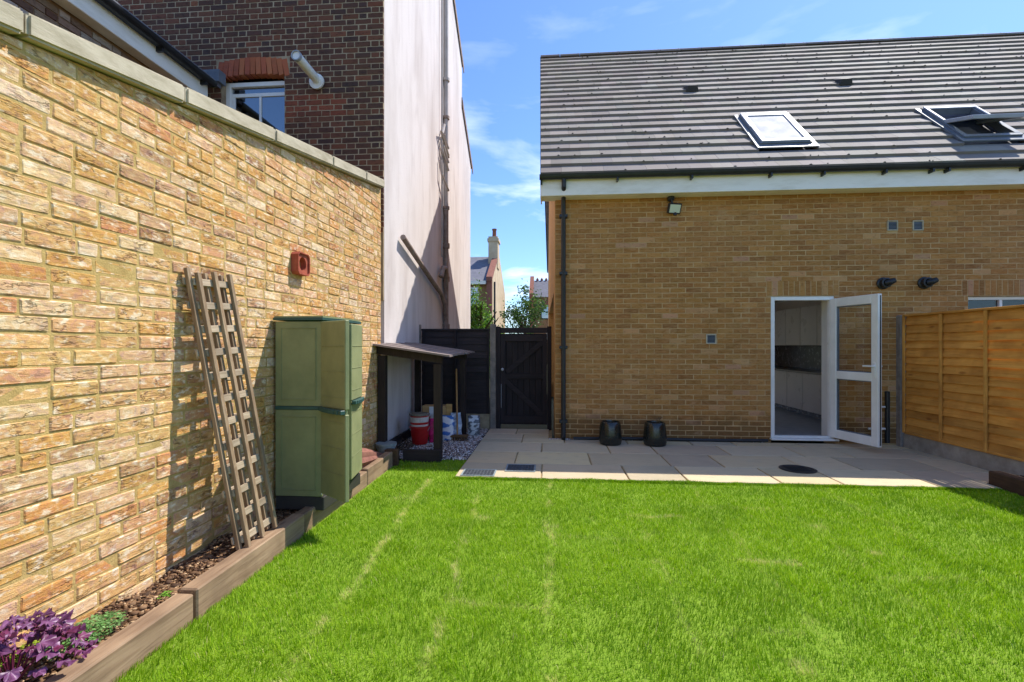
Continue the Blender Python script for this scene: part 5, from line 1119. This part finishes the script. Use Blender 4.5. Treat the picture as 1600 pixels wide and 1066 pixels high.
# ------------------------------------------------------------------ beyond the gate
def far_tree(name, x, y, h, rx, rz_, n, ls, lab, seed, cols, cz):
    rr = np.random.default_rng(seed); t = thing(name, (x, y, -.1), lab, 'tree'); pr = random.Random(seed); m = MB()
    m.tube([(x, y, -.1), (x+.1, y, h*.3), (x-.05, y, h*.6)], [.16, .12, .07], 8)
    for k in range(9):
        a = pr.uniform(0, 6.28); z0 = h*pr.uniform(.28, .6); m.tube([(x, y, z0), (x+math.cos(a)*rx*.4, y+math.sin(a)*rx*.4, z0+h*.14), (x+math.cos(a)*rx*.8, y+math.sin(a)*rx*.8, z0+h*.28)], [.06, .04, .015], 6)
    m.build('trunk', 'bark', t, True)
    K = 26; cen = rr.normal(0, .5, (K, 3)); cen = cen/np.maximum(1, np.linalg.norm(cen, axis=1, keepdims=True)); sz = rr.uniform(.18, .4, K)
    i = rr.integers(0, K, n); P = cen[i]+rr.normal(0, .5, (n, 3))*sz[i][:, None]; P = P*np.array([rx, rx, rz_])+np.array([x, y, cz])
    d = rr.normal(0, 1, (n, 3)); d /= np.linalg.norm(d, axis=1, keepdims=True); e = np.cross(d, rr.normal(0, 1, (n, 3))); e /= np.linalg.norm(e, axis=1, keepdims=True); l = (ls*rr.uniform(.6, 1.3, n))[:, None]
    V = np.stack([P-d*l, P+e*l*.45, P+d*l, P-e*l*.45], 1).reshape(-1, 3); q = np.arange(n)*4; F = np.concatenate([np.stack([q, q+1, q+2], 1), np.stack([q, q+2, q+3], 1)])
    pc = np.array([c[:3] for c in cols]); C = np.repeat(pc[rr.integers(0, len(pc), n)]*rr.uniform(.7, 1.25, (n, 1)), 4, 0); npmesh('crown', V, F, 'leaf_green', C, t, (x, y, cz))
GR = [lin(120, 160, 50), lin(90, 134, 40), lin(150, 186, 72), lin(66, 104, 34)]
far_tree('garden_tree', -2.55, 17.2, 3.4, .85, 1.5, 5200, .06, 'bright green tree behind the fence beside the rendered wall', 5, GR, 2.0)
far_tree('garden_tree', -1.45, 27, 4.4, 1.2, 1.6, 2600, .085, 'open branched dark green tree between the two far houses', 6, [lin(84, 112, 46), lin(60, 86, 34), lin(110, 138, 60)], 3.0)
far_tree('garden_tree', -2.3, 24, 2.6, .9, .8, 2200, .07, 'low green shrub showing just above the gate', 7, GR, 1.6)
fh = thing('far_house', (-7, 40, -.1), 'far brick house with slate roof, chimney and pale gable', 'house')
MB().box(-11, -4.4, 35.0, 45, -.1, 6.1).build('wall', 'far_brick', fh); MB().poly([(-4.39, 34.9, -.1), (-4.39, 45, -.1), (-4.39, 45, 6.2), (-4.39, 39.5, 9.1), (-4.39, 34.9, 6.4)], (.12, 0, 0)).build('gable_wall', 'far_render', fh)
MB().poly([(-11, 34.6, 6.05), (-11, 39.5, 8.75), (-11, 45.3, 6.05), (-11, 45.3, 5.9), (-11, 39.5, 8.55), (-11, 34.6, 5.9)], (6.35, 0, 0)).build('roof', 'slate', fh)
MB().box(-4.66, -4.27, 34.7, 35.1, -.1, 6.3).poly([(-4.66, 34.6, 6.1), (-4.66, 39.4, 8.9), (-4.66, 39.4, 9.15), (-4.66, 34.6, 6.4)], (.42, 0, 0)).build('parapet', 'far_red', fh)
MB().box(-11, -4.7, 34.5, 34.6, 5.85, 6.1).build('gutter_board', 'fascia_white', fh)
ch = MB().box(-4.95, -4.2, 38.0, 39.3, 7.6, 9.7).box(-5.03, -4.12, 37.95, 39.35, 9.7, 9.95).box(-4.95, -4.2, 38.0, 39.3, 9.951, 10.1).build('chimney', 'far_render', fh); MB().lathe([(.17, 10.1), (.15, 10.6), (.19, 10.65), (.19, 10.75)], (-4.5, 38.3, 0), 12).build('chimney_pot', 'far_red', ch, True)
wf = MB().box(-5.95, -5.3, 34.97, 35.0, 4.2, 5.7).build('window', 'upvc', fh); MB().box(-5.88, -5.37, 34.95, 34.969, 4.27, 5.63).build('pane', 'window_glass', wf)
MB().tube([(-4.22, 36, .0), (-4.22, 36, 6.2)], .08, 8).build('downpipe', 'black_plastic', fh, True)
f2 = thing('far_house', (1.5, 45, -.1), 'distant red brick house with tiled roof beyond the gate', 'house')
MB().box(-1.6, 6, 42.0, 50, -.1, 5.7).build('wall', 'far_brick', f2); MB().poly([(-1.75, 41.7, 5.6), (-1.75, 44, 7.35), (-1.75, 50, 5.6)], (8, 0, 0)).build('roof', 'slate', f2)
MB().box(-1.85, -1.4, 41.65, 42.1, -.1, 5.75).poly([(-1.86, 41.6, 5.6), (-1.86, 44, 7.5), (-1.86, 44, 7.75), (-1.86, 41.6, 5.9)], (.35, 0, 0)).build('parapet', 'far_red', f2)
for k in range(9): MB().lathe([(.10, 0), (.13, .1), (.02, .28)], (-1.2+k*.4, 44, 7.33), 6).build('ridge_finial', 'far_red', f2)
MB().box(-1.62, 6, 41.95, 41.99, 4.95, 5.45).build('brick_band', 'far_red', f2)
wf = MB().box(-.85, -.0, 41.93, 41.99, 3.7, 4.949).build('window', 'black_plastic', f2); MB().box(-.77, -.08, 41.90, 41.929, 3.78, 4.30).box(-.77, -.08, 41.90, 41.929, 4.36, 4.88).build('pane', 'window_glass', wf)
MB().poly([(-.95, 41.3, 1.9), (.3, 41.3, 1.9), (-.3, 41.3, 2.5)], (0, .7, 0)).build('porch', 'fascia_white', f2)
